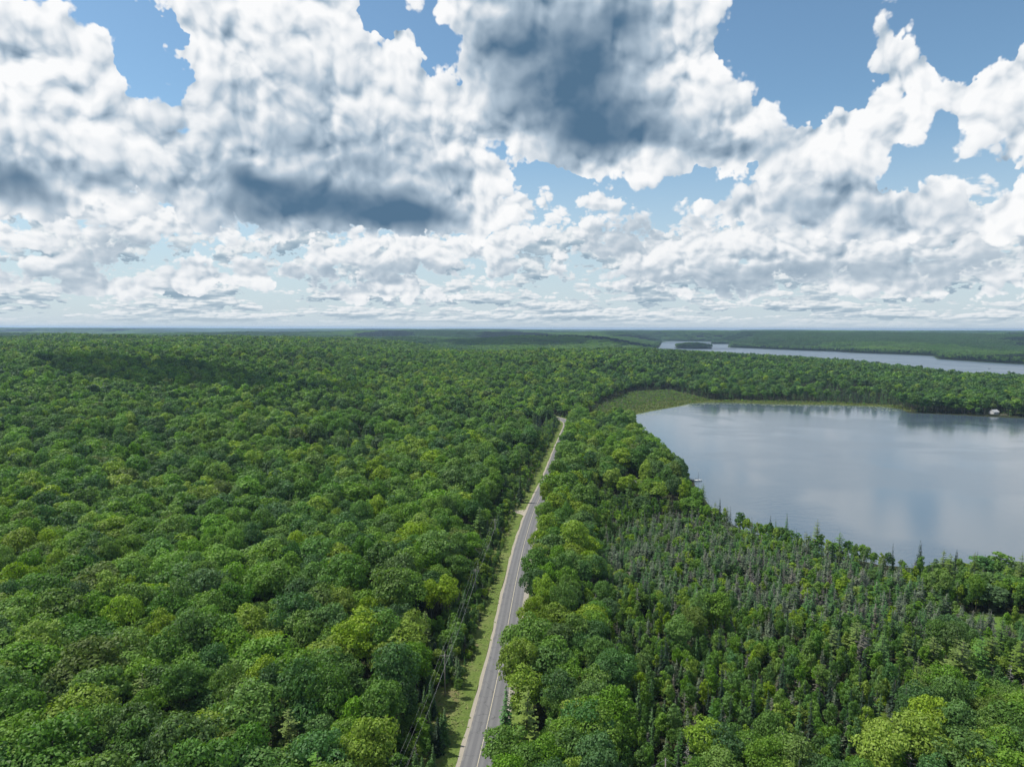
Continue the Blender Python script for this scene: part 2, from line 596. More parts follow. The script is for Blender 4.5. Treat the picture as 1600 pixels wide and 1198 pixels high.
def mat_ground():
    m, g, out = material('forest_floor')
    p = position(g)
    n1 = g.noise(p, 0.06, 5, 0.6); n2 = g.noise(p, 0.9, 6, 0.65)
    floor = g.mix(n2.ss(0.35, 0.7), (0.018, 0.020, 0.010), (0.045, 0.050, 0.020))
    floor = g.mix(n1.ss(0.45, 0.7) * 0.6, floor, (0.040, 0.060, 0.016))
    wet = g.mix(n2.ss(0.3, 0.7), (0.060, 0.085, 0.020), (0.120, 0.145, 0.040))
    wet = g.mix(g.noise(p, 0.045, 4, 0.6).ss(0.42, 0.62), wet, (0.075, 0.100, 0.030))
    grass = g.mix(n2.ss(0.3, 0.7), (0.075, 0.145, 0.022), (0.120, 0.190, 0.040))
    a = g.new('ShaderNodeAttribute', attribute_name='cover')
    v = g.sep(Sock(g.nt, a.outputs['Vector']))
    c = g.mix(v[0], floor, wet)
    c = g.mix(v[1], c, grass)
    # beyond the built trees the ground itself carries the wood
    cam_d = g.vec('LENGTH', p)
    nf = g.noise(p, 0.02, 6, 0.65)
    wood = g.mix(nf.ss(0.35, 0.65), (0.022, 0.042, 0.014), (0.050, 0.085, 0.022))
    c = g.mix(v[2], c, wood)
    principled(g, out, c, 0.95, 0.1, bump_node(g, g.noise(p, 0.5, 5, 0.7), 0.6, 0.4))
    return m


def mat_water(name, ripple=1.0, rough0=0.125):
    m, g, out = material(name)
    p = position(g)
    x, y, z = g.sep(p)
    # long crests running a little across the view, calmer in slicks
    pr = g.xyz(x * 0.55 + y * 0.24, y * 1.0 - x * 0.42, 0.0)
    big = g.noise(p, 0.011, 3, 0.5, 0.4)
    slick = big.ss(0.44, 0.58)
    w1 = g.noise(pr, 0.30, 2, 0.5, 0.3)
    w2 = g.noise(pr, 1.1, 3, 0.6, 0.2)
    h = w1 * 0.55 + w2 * 0.16
    nb = g.new('ShaderNodeBump')
    g.put(nb.inputs['Strength'], (slick * 0.8 + 0.35) * (0.75 * ripple))
    nb.inputs['Distance'].default_value = 0.16
    g.link(h, nb.inputs['Height'])
    bs = principled(g, out, (0.066, 0.098, 0.125), slick * 0.06 + rough0, 0.5, Sock(g.nt, nb.outputs[0]))
    bs.inputs['IOR'].default_value = 2.05
    return m


# ------------------------------------------------------------------ mesh helpers
def tag(o, label=None, cat=None, group=None, kind=None):
    if label: o['label'] = label
    if cat: o['category'] = cat
    if group: o['group'] = group
    if kind: o['kind'] = kind
    return o


def mesh_np(name, verts, faces, mats=(), smooth=False, face_mat=None):
    """mesh from arrays: faces is (n,3) or (n,4), or a list of such arrays"""
    me = bpy.data.meshes.new(name)
    verts = np.asarray(verts, np.float32)
    lst = faces if isinstance(faces, list) else [faces]
    loops = np.concatenate([np.asarray(f, np.int32).ravel() for f in lst])
    counts = np.concatenate([np.full(len(f), np.asarray(f).shape[1], np.int32) for f in lst])
    starts = np.concatenate([[0], np.cumsum(counts)[:-1]]).astype(np.int32)
    me.vertices.add(len(verts)); me.vertices.foreach_set('co', verts.ravel())
    me.loops.add(len(loops)); me.loops.foreach_set('vertex_index', loops)
    me.polygons.add(len(counts)); me.polygons.foreach_set('loop_start', starts)
    for m in mats:
        me.materials.append(m)
    if face_mat is not None:
        me.polygons.foreach_set('material_index', np.asarray(face_mat, np.int32))
    me.polygons.foreach_set('use_smooth', np.full(len(counts), smooth))
    me.update(calc_edges=True)
    return me


def add(name, me, parent=None, loc=None):
    o = bpy.data.objects.new(name, me)
    COL.objects.link(o)
    if parent is not None:
        o.parent = parent
    if loc is not None:
        o.location = loc
    return o


def empty(name, loc, rz=0.0):
    o = bpy.data.objects.new(name, None)
    o.empty_display_size = 0.5
    COL.objects.link(o)
    o.location = loc
    o.rotation_euler = (0, 0, rz)
    return o


class MB:
    """collects simple solids into one mesh"""
    def __init__(self):
        self.v, self.f4, self.f3, self.n = [], [], [], 0

    def raw(self, v, f):
        v = np.asarray(v, float); f = np.asarray(f)
        (self.f4 if f.shape[1] == 4 else self.f3).append(f + self.n)
        self.v.append(v); self.n += len(v)

    def box(self, lo, hi, rz=0.0, c=None):
        x0, y0, z0 = lo; x1, y1, z1 = hi
        v = np.array([(x0, y0, z0), (x1, y0, z0), (x1, y1, z0), (x0, y1, z0), (x0, y0, z1), (x1, y0, z1), (x1, y1, z1), (x0, y1, z1)], float)
        if rz:
            a = np.array(c if c is not None else ((x0 + x1) / 2, (y0 + y1) / 2))
            R = np.array([[math.cos(rz), -math.sin(rz)], [math.sin(rz), math.cos(rz)]])
            v[:, :2] = (v[:, :2] - a) @ R.T + a
        self.raw(v, np.array([(0, 3, 2, 1), (4, 5, 6, 7), (0, 1, 5, 4), (1, 2, 6, 5), (2, 3, 7, 6), (3, 0, 4, 7)]))

    def tube(self, pts, radii, seg=6):
        pts = np.asarray(pts, float)
        radii = np.broadcast_to(np.asarray(radii, float), (len(pts),))
        t = np.gradient(pts, axis=0); t /= np.linalg.norm(t, axis=1)[:, None] + 1e-12
        up = np.where(np.abs(t[:, 2:3]) > 0.9, np.array([[1., 0, 0]]), np.array([[0, 0, 1.]]))
        a = np.cross(t, up); a /= np.linalg.norm(a, axis=1)[:, None]
        b = np.cross(t, a)
        th = np.arange(seg) * 2 * math.pi / seg
        v = pts[:, None] + radii[:, None, None] * (np.cos(th)[None, :, None] * a[:, None] + np.sin(th)[None, :, None] * b[:, None])
        n = len(pts)
        i = np.arange(n - 1)[:, None] * seg; j = np.arange(seg)[None]; k = (j + 1) % seg
        f = np.stack([i + j, i + k, i + seg + k, i + seg + j], -1).reshape(-1, 4)
        base = self.n
        self.raw(v.reshape(-1, 3), f)
        c0, c1 = pts[0], pts[-1]
        self.v.append(np.array([c0, c1])); self.n += 2
        q = np.arange(seg); w = (q + 1) % seg
        self.f3.append(np.stack([np.full(seg, self.n - 2), base + w, base + q], -1))
        o = base + (n - 1) * seg
        self.f3.append(np.stack([np.full(seg, self.n - 1), o + q, o + w], -1))

    def mesh(self, name, mats, smooth=False):
        f = []
        if self.f4: f.append(np.vstack(self.f4))
        if self.f3: f.append(np.vstack(self.f3))
        return mesh_np(name, np.vstack(self.v), f, mats, smooth)


# ------------------------------------------------------------------ ground and water
def build_land():
    def axis(lo, hi, n, k):
        t = np.linspace(math.asinh(lo / k), math.asinh(hi / k), n)
        return k * np.sinh(t)
    xs = axis(-19000, 19000, 420, 420)
    ys = np.concatenate([np.linspace(-60, 60, 13)[:-1], 60 + axis(0, 25500, 520, 620)])
    X, Y = np.meshgrid(xs, ys)
    Z = ground(X.ravel(), Y.ravel())
    V = np.column_stack([X.ravel(), Y.ravel(), Z])
    nx, ny = len(xs), len(ys)
    i = (np.arange(ny - 1)[:, None] * nx + np.arange(nx - 1)[None]).ravel()
    F = np.stack([i, i + 1, i + nx + 1, i + nx], -1)
    me = mesh_np('ground', V, F, [mat_ground()], True)
    att = me.attributes.new('cover', 'FLOAT_VECTOR', 'POINT')
    marsh = S(0.5 - (sdf(MARSH, V[:, 0], V[:, 1]) + (fbm(V[:, 0] / 22, V[:, 1] / 22, 77, 3) - 0.5) * 40) / 16)
    mead = np.maximum(S(0.5 - sdf(MEADOW, V[:, 0], V[:, 1]) / 5), S(1.6 - np.hypot((V[:, 0] - LAWN[0]) / 16, (V[:, 1] - LAWN[1]) / 9)))
    wood = S((np.hypot(V[:, 0], V[:, 1]) - 1500) / 500)
    att.data.foreach_set('vector', np.column_stack([marsh, mead, wood]).astype(np.float32).ravel())
    o = add('ground', me)
    tag(o, 'dark forest floor and low wooded hills running out to the horizon', kind='structure')

    def sheet(name, poly, grow, mat, label):
        c = poly.mean(0)
        q = poly + (poly - c) / np.linalg.norm(poly - c, axis=1)[:, None] * grow
        me = mesh_np(name, np.column_stack([q, np.zeros(len(q))]), np.arange(len(q))[None, :], [mat])
        o = add(name, me)
        tag(o, label, kind='structure')
        return o
    wn, wf = mat_water('lake_water'), mat_water('far_lake_water', 0.6, 0.30)
    sheet('lake', NEAR_LAKE, 12, wn, 'calm blue-grey lake reflecting the clouds beside the bog forest')
    sheet('lake', FAR_LAKE, 40, wf, 'long pale lake stretching behind the wooded peninsula')
    sheet('lake', THIRD_LAKE, 60, wf, 'thin sliver of pale water just under the horizon')
    sheet('lake', SILVER_LAKE, 60, wf, 'thin bright arm of water left of the wooded island')


build_land()


# ------------------------------------------------------------------ the road
def strip(name, mat, a, b, z, i0=0, i1=None, wob=(0.0, 0.0), dz=(0.0, 0.0), label=None, kind='structure', parent=None, seed=1):
    """a sheet along the road between two offsets from its middle"""
    P, N = ROAD[i0:i1], ROAD_N[i0:i1]
    k = np.arange(len(P))
    wa = a + wob[0] * (vnoise(k * 0.35, k * 0 + 3.1, seed) - 0.5) * 2
    wb = b + wob[1] * (vnoise(k * 0.35, k * 0 + 8.7, seed + 5) - 0.5) * 2
    L = np.column_stack([P + N * wa[:, None], np.full(len(P), z + dz[0])])
    R = np.column_stack([P + N * wb[:, None], np.full(len(P), z + dz[1])])
    V = np.vstack([L, R]); n = len(P)
    i = np.arange(n - 1)
    F = np.stack([i, i + n, i + n + 1, i + 1], -1)
    me = mesh_np(name, V, F, [mat])
    s = me.attributes.new('across', 'FLOAT', 'POINT')
    s.data.foreach_set('value', np.concatenate([wa, wb]).astype(np.float32))
    o = add(name, me, parent)
    if label:
        tag(o, label, kind=kind)
    return o


def mat_asphalt():
    m, g, out = material('asphalt')
    p = position(g)
    a = g.new('ShaderNodeAttribute', attribute_name='across')
    u = Sock(g.nt, a.outputs['Fac'])
    au = u.max(u * -1.0)
    n = g.noise(p, 0.35, 5, 0.6); f = g.noise(p, 6.0, 4, 0.7)
    c = g.mix(f.ss(0.3, 0.7), (0.112, 0.112, 0.117), (0.168, 0.168, 0.172))
    tr = ((au - 0.85)._m('ABSOLUTE').ss(0.55, 0.1)).max((au - 2.5)._m('ABSOLUTE').ss(0.55, 0.1))
    c = g.mix(tr * (n * 0.7 + 0.25), c, (0.195, 0.193, 0.193))
    # fine sealed cracks across the lanes
    v = g.new('ShaderNodeTexVoronoi', feature='DISTANCE_TO_EDGE')
    g.link(g.vec('ADD', p, g.vec('SCALE', g.noise(p, 0.7, 3, 0.6, color=True), scale=2.2)), v.inputs['Vector'])
    v.inputs['Scale'].default_value = 0.16
    c = g.mix(Sock(g.nt, v.outputs['Distance']).ss(0.012, 0.004) * 0.55, c, (0.05, 0.05, 0.052))
    c = g.mix(au.ss(2.9, 3.45) * n.ss(0.35, 0.7) * 0.7, c, (0.27, 0.255, 0.225))
    principled(g, out, c, 0.85, 0.25, bump_node(g, f, 0.25, 0.02))
    return m


def mat_gravel(name='gravel', tint=(1, 1, 1)):
    m, g, out = material(name)
    p = position(g)
    n = g.noise(p, 0.5, 4, 0.6); f = g.noise(p, 9.0, 4, 0.75)
    c = g.mix(f.ss(0.3, 0.7), tuple(a * b for a, b in zip((0.24, 0.215, 0.175), tint)), tuple(a * b for a, b in zip((0.44, 0.40, 0.33), tint)))
    c = g.mix(n.ss(0.55, 0.75) * 0.5, c, (0.17, 0.175, 0.09))
    principled(g, out, c, 0.95, 0.15, bump_node(g, f, 0.6, 0.04))
    return m


def mat_grass():
    m, g, out = material('verge_grass')
    p = position(g)
    n = g.noise(p, 0.12, 4, 0.6); f = g.noise(p, 1.6, 6, 0.75); e = g.noise(p, 0.33, 5, 0.65)
    c = g.mix(f.ss(0.3, 0.7), (0.080, 0.128, 0.026), (0.150, 0.205, 0.050))
    a = g.new('ShaderNodeAttribute', attribute_name='across')
    u = Sock(g.nt, a.outputs['Fac'])
    c = g.mix(n.ss(0.48, 0.66) * 0.4, c, (0.200, 0.205, 0.080))
    bank = (u + g.noise(p, 0.2, 4, 0.6) * 6.0).ss(-3.5, -6.5)
    c = g.mix(bank * e.ss(0.44, 0.62) * 0.6, c, (0.180, 0.130, 0.082))
    c = g.mix(e.ss(0.64, 0.72) * 0.5, c, (0.180, 0.140, 0.085))
    principled(g, out, c, 0.95, 0.1, bump_node(g, f, 0.9, 0.25))
    return m


def build_road():
    grav = mat_gravel()
    z = ROAD_Z
    strip('grass_verge', mat_grass(), -17, -4.4, z - 0.05, wob=(2.5, 0.15), dz=(-0.25, 0), label='sunlit grass verge with bare earthy patches along the left of the road')
    strip('grass_verge', mat_grass(), 4.7, 11, z - 0.05, wob=(0.2, 2.0), dz=(0, -0.25), label='shaded grass verge under the trees on the right of the road')
    strip('road_shoulder', grav, -4.40, -3.3, z, wob=(0.22, 0), label='pale gravel shoulder on the left edge of the road')
    strip('road_shoulder', mat_gravel('grey_gravel', (0.93, 0.95, 0.99)), 3.3, 5.1, z, wob=(0, 0.3), label='wide grey gravel shoulder on the right edge of the road')
    road = strip('road', mat_asphalt(), -3.55, 3.55, z + 0.004, wob=(0.05, 0.05), label='two-lane grey asphalt road running straight through the forest')
    m, g, out = material('line_paint')
    p = position(g)
    w = g.noise(p, 4.0, 4, 0.7)
    principled(g, out, g.mix(w.ss(0.35, 0.6), (0.38, 0.33, 0.22), (0.64, 0.58, 0.42)), 0.6, 0.3)
    strip('centre_line', m, -0.065, 0.065, z + 0.009, parent=road)
    road['label'] = 'two-lane grey asphalt road running straight through the forest'
    # gravel driveway leaving to the left
    a, b = DRIVE_A, DRIVE_B
    k = int(np.argmin(np.hypot(ROAD[:, 0] - a[0], ROAD[:, 1] - a[1])))
    q, nn = ROAD[k], ROAD_N[k]
    t = np.array([-nn[1], nn[0]])
    pts = []
    for s, w in ((3.4, 8.5), (4.6, 5.6), (6.5, 3.3), (9.5, 2.5), (15, 2.2), (21, 2.1), (30, 2.0)):
        m_ = q - nn * s + t * (0.25 * (s - 3.4) ** 0.8)
        pts.append((m_ - t * w, m_ + t * w * 0.9))
    V = [(*p_, z + 0.012 - 0.0) for pr in pts for p_ in pr]
    i = np.arange(len(pts) - 1) * 2
    me = mesh_np('driveway', V, np.stack([i, i + 1, i + 3, i + 2], -1), [mat_gravel('pale_gravel', (1.06, 1.06, 1.05))])
    tag(add('driveway', me), 'pale gravel driveway leaving the road to the left', kind='structure')
    # gravel entrance on the right where the road bends out of sight
    k = int(np.argmin(np.abs(ROAD[:, 1] - 655)))
    q, nn = ROAD[k], ROAD_N[k]
    t = np.array([-nn[1], nn[0]])
    V = [(*(q + nn * s + t * w), z + 0.012) for s, w in ((3.4, -11), (3.4, 12), (8, 7), (8, -6), (15, 5), (15, -2))]
    me = mesh_np('driveway', V, np.array([(0, 3, 2, 1), (3, 5, 4, 2)]), [grav])
    tag(add('driveway', me), 'gravel entrance on the right where the road bends away', kind='structure')


build_road()


# ------------------------------------------------------------------ foliage materials
def mat_leaf(name, trans=0.35, spec=0.25, vary=0.35, wide=0.25):
    """leaves: the tree's own colour (object colour), varied leaf by leaf, tree by tree and stand by stand"""
    m, g, out = material(name)
    oi = g.new('ShaderNodeObjectInfo')
    geo = g.new('ShaderNodeNewGeometry')
    at_ = g.new('ShaderNodeAttribute', attribute_name='tone', attribute_type='INSTANCER')
    col = g.vec('ADD', Sock(g.nt, oi.outputs['Color']), Sock(g.nt, at_.outputs['Vector']))
    rnd = Sock(g.nt, oi.outputs['Random'])
    isl = Sock(g.nt, geo.outputs['Random Per Island'])
    pos = Sock(g.nt, geo.outputs['Position'])
    stand = g.noise(pos, 0.012, 3, 0.6)
    val = (isl - 0.5) * (vary * 2) + (rnd - 0.5) * 0.40 + (stand - 0.5) * wide * 2.0 + 1.16
    hsv = g.new('ShaderNodeHueSaturation')
    g.link(col, hsv.inputs['Color'])
    hue = (rnd * 7.31)._m('FRACT') * 0.014 + (isl * 5.7)._m('FRACT') * 0.012 + 0.498
    g.put(hsv.inputs['Hue'], hue)
    g.put(hsv.inputs['Saturation'], (rnd * 3.77)._m('FRACT') * 0.20 + 0.93)
    g.put(hsv.inputs['Value'], val)
    c = Sock(g.nt, hsv.outputs[0])
    p = principled(g, None, c, 0.55, spec)
    t = g.new('ShaderNodeBsdfTranslucent')
    g.link(g.vec('MULTIPLY', c, (1.25, 1.35, 0.55)), t.inputs['Color'])
    mx = g.new('ShaderNodeMixShader')
    mx.inputs[0].default_value = trans
    g.link(p.outputs[0], mx.inputs[1]); g.link(t.outputs[0], mx.inputs[2])
    g.link(mx.outputs[0], out.inputs['Surface'])
    return m


def mat_bark(name, a, b):
    m, g, out = material(name)
    p = g.tc('Object')
    x, y, z = g.sep(p)
    n = g.noise(g.xyz(x * 4, y * 4, z * 0.8), 3.0, 4, 0.6)
    principled(g, out, g.mix(n.ss(0.3, 0.7), a, b), 0.95, 0.1)
    return m


LEAF = mat_leaf('leaves', 0.36, 0.28, 0.38, 0.28)
NEEDLE = mat_leaf('needles', 0.12, 0.15, 0.30, 0.2)
TWIG = mat_leaf('dry_twigs', 0.0, 0.1, 0.25, 0.1)
BARK = mat_bark('bark', (0.055, 0.047, 0.038), (0.15, 0.13, 0.105))
GREYBARK = mat_bark('grey_bark', (0.16, 0.15, 0.14), (0.33, 0.32, 0.30))


# ------------------------------------------------------------------ tree shapes
def cards(c, n, size, rg, aspect=1.0, spread=0.5, axis=None):
    """leafy sprays: one irregular four-cornered blade per point, turned roughly to n"""
    k = len(c)
    n = n + rg.normal(0, spread, (k, 3))
    n /= np.linalg.norm(n, axis=1)[:, None] + 1e-9
    r = rg.normal(0, 1, (k, 3)) if axis is None else axis + rg.normal(0, 0.15, (k, 3))
    u = r - n * (r * n).sum(1)[:, None]
    u /= np.linalg.norm(u, axis=1)[:, None] + 1e-9
    w = np.cross(n, u)
    s = (np.broadcast_to(size, (k,)) * rg.uniform(0.7, 1.3, k))[:, None]
    a = s * aspect
    j = lambda lo, hi: rg.uniform(lo, hi, (k, 1))
    v = np.stack([c - u * a * j(.4, .62), c + w * s * j(.28, .6) + u * a * j(-.2, .2) - n * s * j(0, .18),
                  c + u * a * j(.4, .62), c - w * s * j(.28, .6) + u * a * j(-.2, .2) - n * s * j(0, .18)], 1)
    return v.reshape(-1, 3)


def quads(nv):
    return np.arange(nv).reshape(-1, 4)


def broad_crown(seed, R, H, base, lobes, per, leaf, tall=1.0, loose=0.0):
    """domed crown of many puffs, from height base to H, R across the half"""
    rg = np.random.default_rng(seed)
    cz, rz = base + (H - base) * 0.50, (H - base) * 0.5
    L = []
    while len(L) < lobes:
        d = rg.normal(0, 1, 3); d /= np.linalg.norm(d)
        if d[2] < -0.35 and rg.random() < 0.8:
            continue
        f = rg.uniform(0.50, 0.80) + loose * rg.uniform(-0.1, 0.25)
        q = 1.0 if d[2] > 0 else 0.85
        L.append((d[0] * R * f * q, d[1] * R * f * q, cz + d[2] * rz * f * tall, R * rg.uniform(0.22, 0.40)))
    L = np.array(L)
    C, N = [], []
    for l in L:
        m = int(per * (l[3] / (0.31 * R)) ** 2)
        d = rg.normal(0, 1, (m, 3)); d /= np.linalg.norm(d, axis=1)[:, None]
        d[:, 2] = np.where(d[:, 2] < -0.2, -d[:, 2] * rg.uniform(0, 1, m), d[:, 2])
        d /= np.linalg.norm(d, axis=1)[:, None]
        p = l[:3] + d * l[3] * (rg.uniform(0.70, 1.12, (m, 1)) + rg.exponential(0.07, (m, 1))) * np.array([1, 1, 0.82])
        dist = np.linalg.norm((p[:, None] - L[None, :, :3]) / np.array([1, 1, 0.82]), axis=2) / L[None, :, 3]
        keep = (dist < 0.70).sum(1) < 1
        C.append(p[keep]); N.append(d[keep] + np.array([0, 0, 0.12]))
    C = np.vstack(C); N = np.vstack(N)
    # some foliage inside and hanging below
    m = len(C) // 9
    d = rg.normal(0, 1, (m, 3)); d /= np.linalg.norm(d, axis=1)[:, None]
    p = d * rg.uniform(0.2, 0.75, (m, 1)) * np.array([R, R, rz]) + np.array([0, 0, cz])
    C = np.vstack([C, p]); N = np.vstack([N, d])
    return cards(C, N, leaf, rg, 1.15, 0.40)


def conifer_crown(seed, R, H, base, levels, arms, droop=0.35, ragged=0.3, bits=3, width=0.34, sparse=0.0, power=0.85, lift=0.0):
    """whorls of drooping boughs tapering to a spire"""
    rg = np.random.default_rng(seed)
    out = []
    for i in range(levels):
        f = (i + rg.uniform(-.3, .3)) / levels
        f = min(max(f, 0), 0.985)
        z = base + (H - base) * f
        r0 = R * (1 - f) ** power * rg.uniform(1 - ragged, 1 + ragged * 0.4) + 0.10
        na = max(3, int(round(arms * (0.45 + 0.55 * (1 - f)))))
        th0 = rg.uniform(0, 6.28)
        for k in range(na):
            if rg.random() < sparse:
                continue
            th = th0 + k * 2 * math.pi / na + rg.normal(0, 0.25)
            r = r0 * rg.uniform(1 - ragged, 1.1)
            dv = np.array([math.cos(th), math.sin(th), 0])
            sd = np.array([-math.sin(th), math.cos(th), 0])
            for b in range(bits):
                t0, t1 = b / bits, (b + 1.25) / bits
                zc = lambda t: z - droop * r * t * t + lift * r * t
                wd = width * r0 * (0.55 + 0.9 * t0) * (1.15 - 0.55 * (b == bits - 1)) + 0.10
                p0 = dv * r * t0 + np.array([0, 0, zc(t0)])
                p1 = dv * r * t1 + np.array([0, 0, zc(t1)])
                tw = np.array([0, 0, rg.uniform(-.28, .10) * wd])
                out += [p0 - sd * wd * 0.30, p0 * 0.45 + p1 * 0.55 - sd * wd * rg.uniform(.5, 1) + tw, p1, p0 * 0.45 + p1 * 0.55 + sd * wd * rg.uniform(.5, 1) + tw]
    # leader
    for k in range(3):
        a = rg.uniform(0, 3.14)
        s = np.array([math.cos(a), math.sin(a), 0]) * 0.12
        out += [np.array([0, 0, H * 0.955]) - s, np.array([0, 0, H * 0.97]) + s * 0.8, np.array([0, 0, H * 1.01]), np.array([0, 0, H * 0.97]) - s * 0.8]
    return np.array(out)


def trunk_mb(seed, H, base, r, limbs=5, R=3.0, top=0.8):
    rg = np.random.default_rng(seed)
    b = MB()
    k = 6
    t = np.linspace(0, 1, k)
    bend = np.cumsum(rg.normal(0, 0.06 * r * 8, (k, 2)), 0) * t[:, None]
    pts = np.column_stack([bend, t * H * top - 0.3])
    b.tube(pts, r * (1 - 0.78 * t) * (1 + 0.5 * (t == 0)), 6)
    for i in range(limbs):
        z0 = base * 0.9 + (H * top - base) * (i + 0.3) / max(limbs, 1) * 0.8
        th = rg.uniform(0, 6.28)
        f = z0 / (H * top)
        x0 = np.array([np.interp(f, t, bend[:, 0]), np.interp(f, t, bend[:, 1]), z0])
        ln = R * rg.uniform(0.55, 0.8) * (1 - 0.4 * f)
        x1 = x0 + np.array([math.cos(th) * ln * .5, math.sin(th) * ln * .5, ln * .45])
        x2 = x0 + np.array([math.cos(th) * ln, math.sin(th) * ln, ln * .75])
        b.tube([x0, x1, x2], [r * .38 * (1 - .5 * f), r * .24, r * .08], 4)
    return b


def bare_crown(seed, R, H, base, boughs, twigs):
    """leafless boughs with fine twigs"""
    rg = np.random.default_rng(seed)
    b = MB()
    for i in range(boughs):
        f = i / boughs
        z = base + (H - base) * f
        th = i * 2.4 + rg.normal(0, .3)
        r = R * (1 - f) ** 0.65 * rg.uniform(.7, 1.1) + 0.25
        d = np.array([math.cos(th), math.sin(th), 0])
        p0 = np.array([0, 0, z]); p1 = p0 + d * r * .5 + np.array([0, 0, .10 * r]); p2 = p0 + d * r + np.array([0, 0, -.06 * r])
        b.tube([p0, p1, p2], [.07, .05, .02], 3)
        for k in range(twigs):
            t = rg.uniform(.25, 1)
            q = p0 + d * r * t + np.array([0, 0, .06 * r])
            a = th + rg.choice([-1, 1]) * rg.uniform(.4, 1.1)
            ln = r * .45 * rg.uniform(.5, 1)
            e = q + np.array([math.cos(a) * ln, math.sin(a) * ln, rg.uniform(-.25, .35) * ln])
            b.tube([q, e], [.035, .014], 3)
    return b


# kinds: (name of the crown, name of the trunk)
SHAPES = {}          # (kind, lod) -> list of (crown mesh, trunk mesh)


def build_shapes():
    def bank(kind, lod, n, crown, trunk, leafmat, barkmat):
        L = []
        for i in range(n):
            v = crown(i)
            c = v.mesh('crown', [leafmat]) if isinstance(v, MB) else mesh_np('crown', v, quads(len(v)), [leafmat])
            t = trunk(i).mesh('trunk', [barkmat], True)
            L.append((c, t))
        SHAPES[kind, lod] = L
    rr = random.Random(3)
    # full-grown broadleaf, unit size R 5, H 17
    P = [(5.0 + rr.uniform(-.7, .7), 17 + rr.uniform(-1.2, 1.2), 6.0 + rr.uniform(-.8, .8)) for _ in range(8)]
    for lod, n, lobes, per, leaf in ((0, 7, 48, 112, 0.47), (1, 5, 42, 72, 0.64), (2, 4, 30, 24, 1.15), (3, 3, 20, 10, 2.0)):
        bank('broadleaf', lod, n, lambda i: broad_crown(100 + i + lod * 10, *P[i], lobes, per, leaf, 1.0, 0.5),
             lambda i: trunk_mb(i + 50, P[i][1], P[i][2], 0.26, 5 if lod < 2 else 0, P[i][0]), LEAF, BARK)
    # slim young broadleaf (birch, poplar, alder), unit R 2.2, H 11
    Q = [(2.2 + rr.uniform(-.4, .4), 11 + rr.uniform(-1, 1), 2.6 + rr.uniform(-.6, .6)) for _ in range(6)]
    for lod, n, lobes, per, leaf in ((0, 5, 30, 44, 0.42), (1, 4, 24, 26, 0.62), (2, 3, 14, 9, 1.2)):
        bank('young', lod, n, lambda i: broad_crown(300 + i + lod * 10, *Q[i], lobes, per, leaf, 1.0, 0.8),
             lambda i: trunk_mb(i + 70, Q[i][1], Q[i][2], 0.11, 3 if lod < 2 else 0, Q[i][0]), LEAF, BARK)
    # dark spruce and fir spires, unit R 1.7, H 13
    for lod, n, lv, ar, bits in ((0, 5, 26, 9, 3), (1, 3, 17, 7, 2), (2, 3, 10, 6, 1)):
        bank('spruce', lod, n, lambda i: conifer_crown(500 + i + lod * 10, 1.75, 13.0, 0.9, lv, ar, 0.42, 0.28, bits, 0.34 if lod < 2 else 0.6),
             lambda i: trunk_mb(i + 90, 13.0, 4, 0.15, 0, 1, 0.96), NEEDLE, BARK)
    # thin, scruffy bog conifers, unit R 1.2, H 9
    for lod, n, lv, ar, bits in ((0, 6, 22, 7, 2), (1, 4, 13, 6, 2), (2, 3, 8, 5, 1)):
        bank('bog', lod, n, lambda i: conifer_crown(600 + i + lod * 10, 1.25, 9.0, 1.0, lv, ar, 0.16, 0.62, bits, 0.40 if lod < 2 else 0.70, 0.16, 0.72, 0.10),
             lambda i: trunk_mb(i + 95, 9.0, 4, 0.09, 0, 1, 0.97), NEEDLE, GREYBARK)
    # spreading pine with layered boughs, unit R 4, H 17
    for lod, n, lv, ar, bits in ((0, 4, 17, 11, 4), (1, 3, 12, 9, 3), (2, 2, 8, 7, 2)):
        bank('pine', lod, n, lambda i: conifer_crown(700 + i + lod * 10, 4.2, 16.5, 3.0, lv, ar, 0.10, 0.40, bits, 0.26, 0.06, 0.62, 0.16),
             lambda i: trunk_mb(i + 97, 16.5, 6, 0.24, 0, 1, 0.97), NEEDLE, BARK)
    # dead trees, grey and leafless, unit R 1.1, H 9
    for lod, n, bo, tw in ((0, 4, 40, 6), (1, 3, 26, 4), (2, 2, 14, 3)):
        bank('dead', lod, n, lambda i: bare_crown(800 + i + lod * 10, 1.15, 9.0, 1.2, bo, tw),
             lambda i: trunk_mb(i + 99, 9.0, 4, 0.11, 0, 1, 0.99), TWIG, GREYBARK)
    # low shrubs, unit R 1.3, H 2.2
    for lod, n, lobes, per, leaf in ((0, 4, 16, 16, 0.36), (1, 3, 10, 10, 0.6), (2, 2, 7, 6, 0.95)):
        bank('shrub', lod, n, lambda i: broad_crown(900 + i + lod * 10, 1.3, 2.3, 0.2, lobes, per, leaf, 1.0, 0.9),
             lambda i: trunk_mb(i + 120, 1.6, .3, 0.05, 0, 1), LEAF, BARK)


build_shapes()

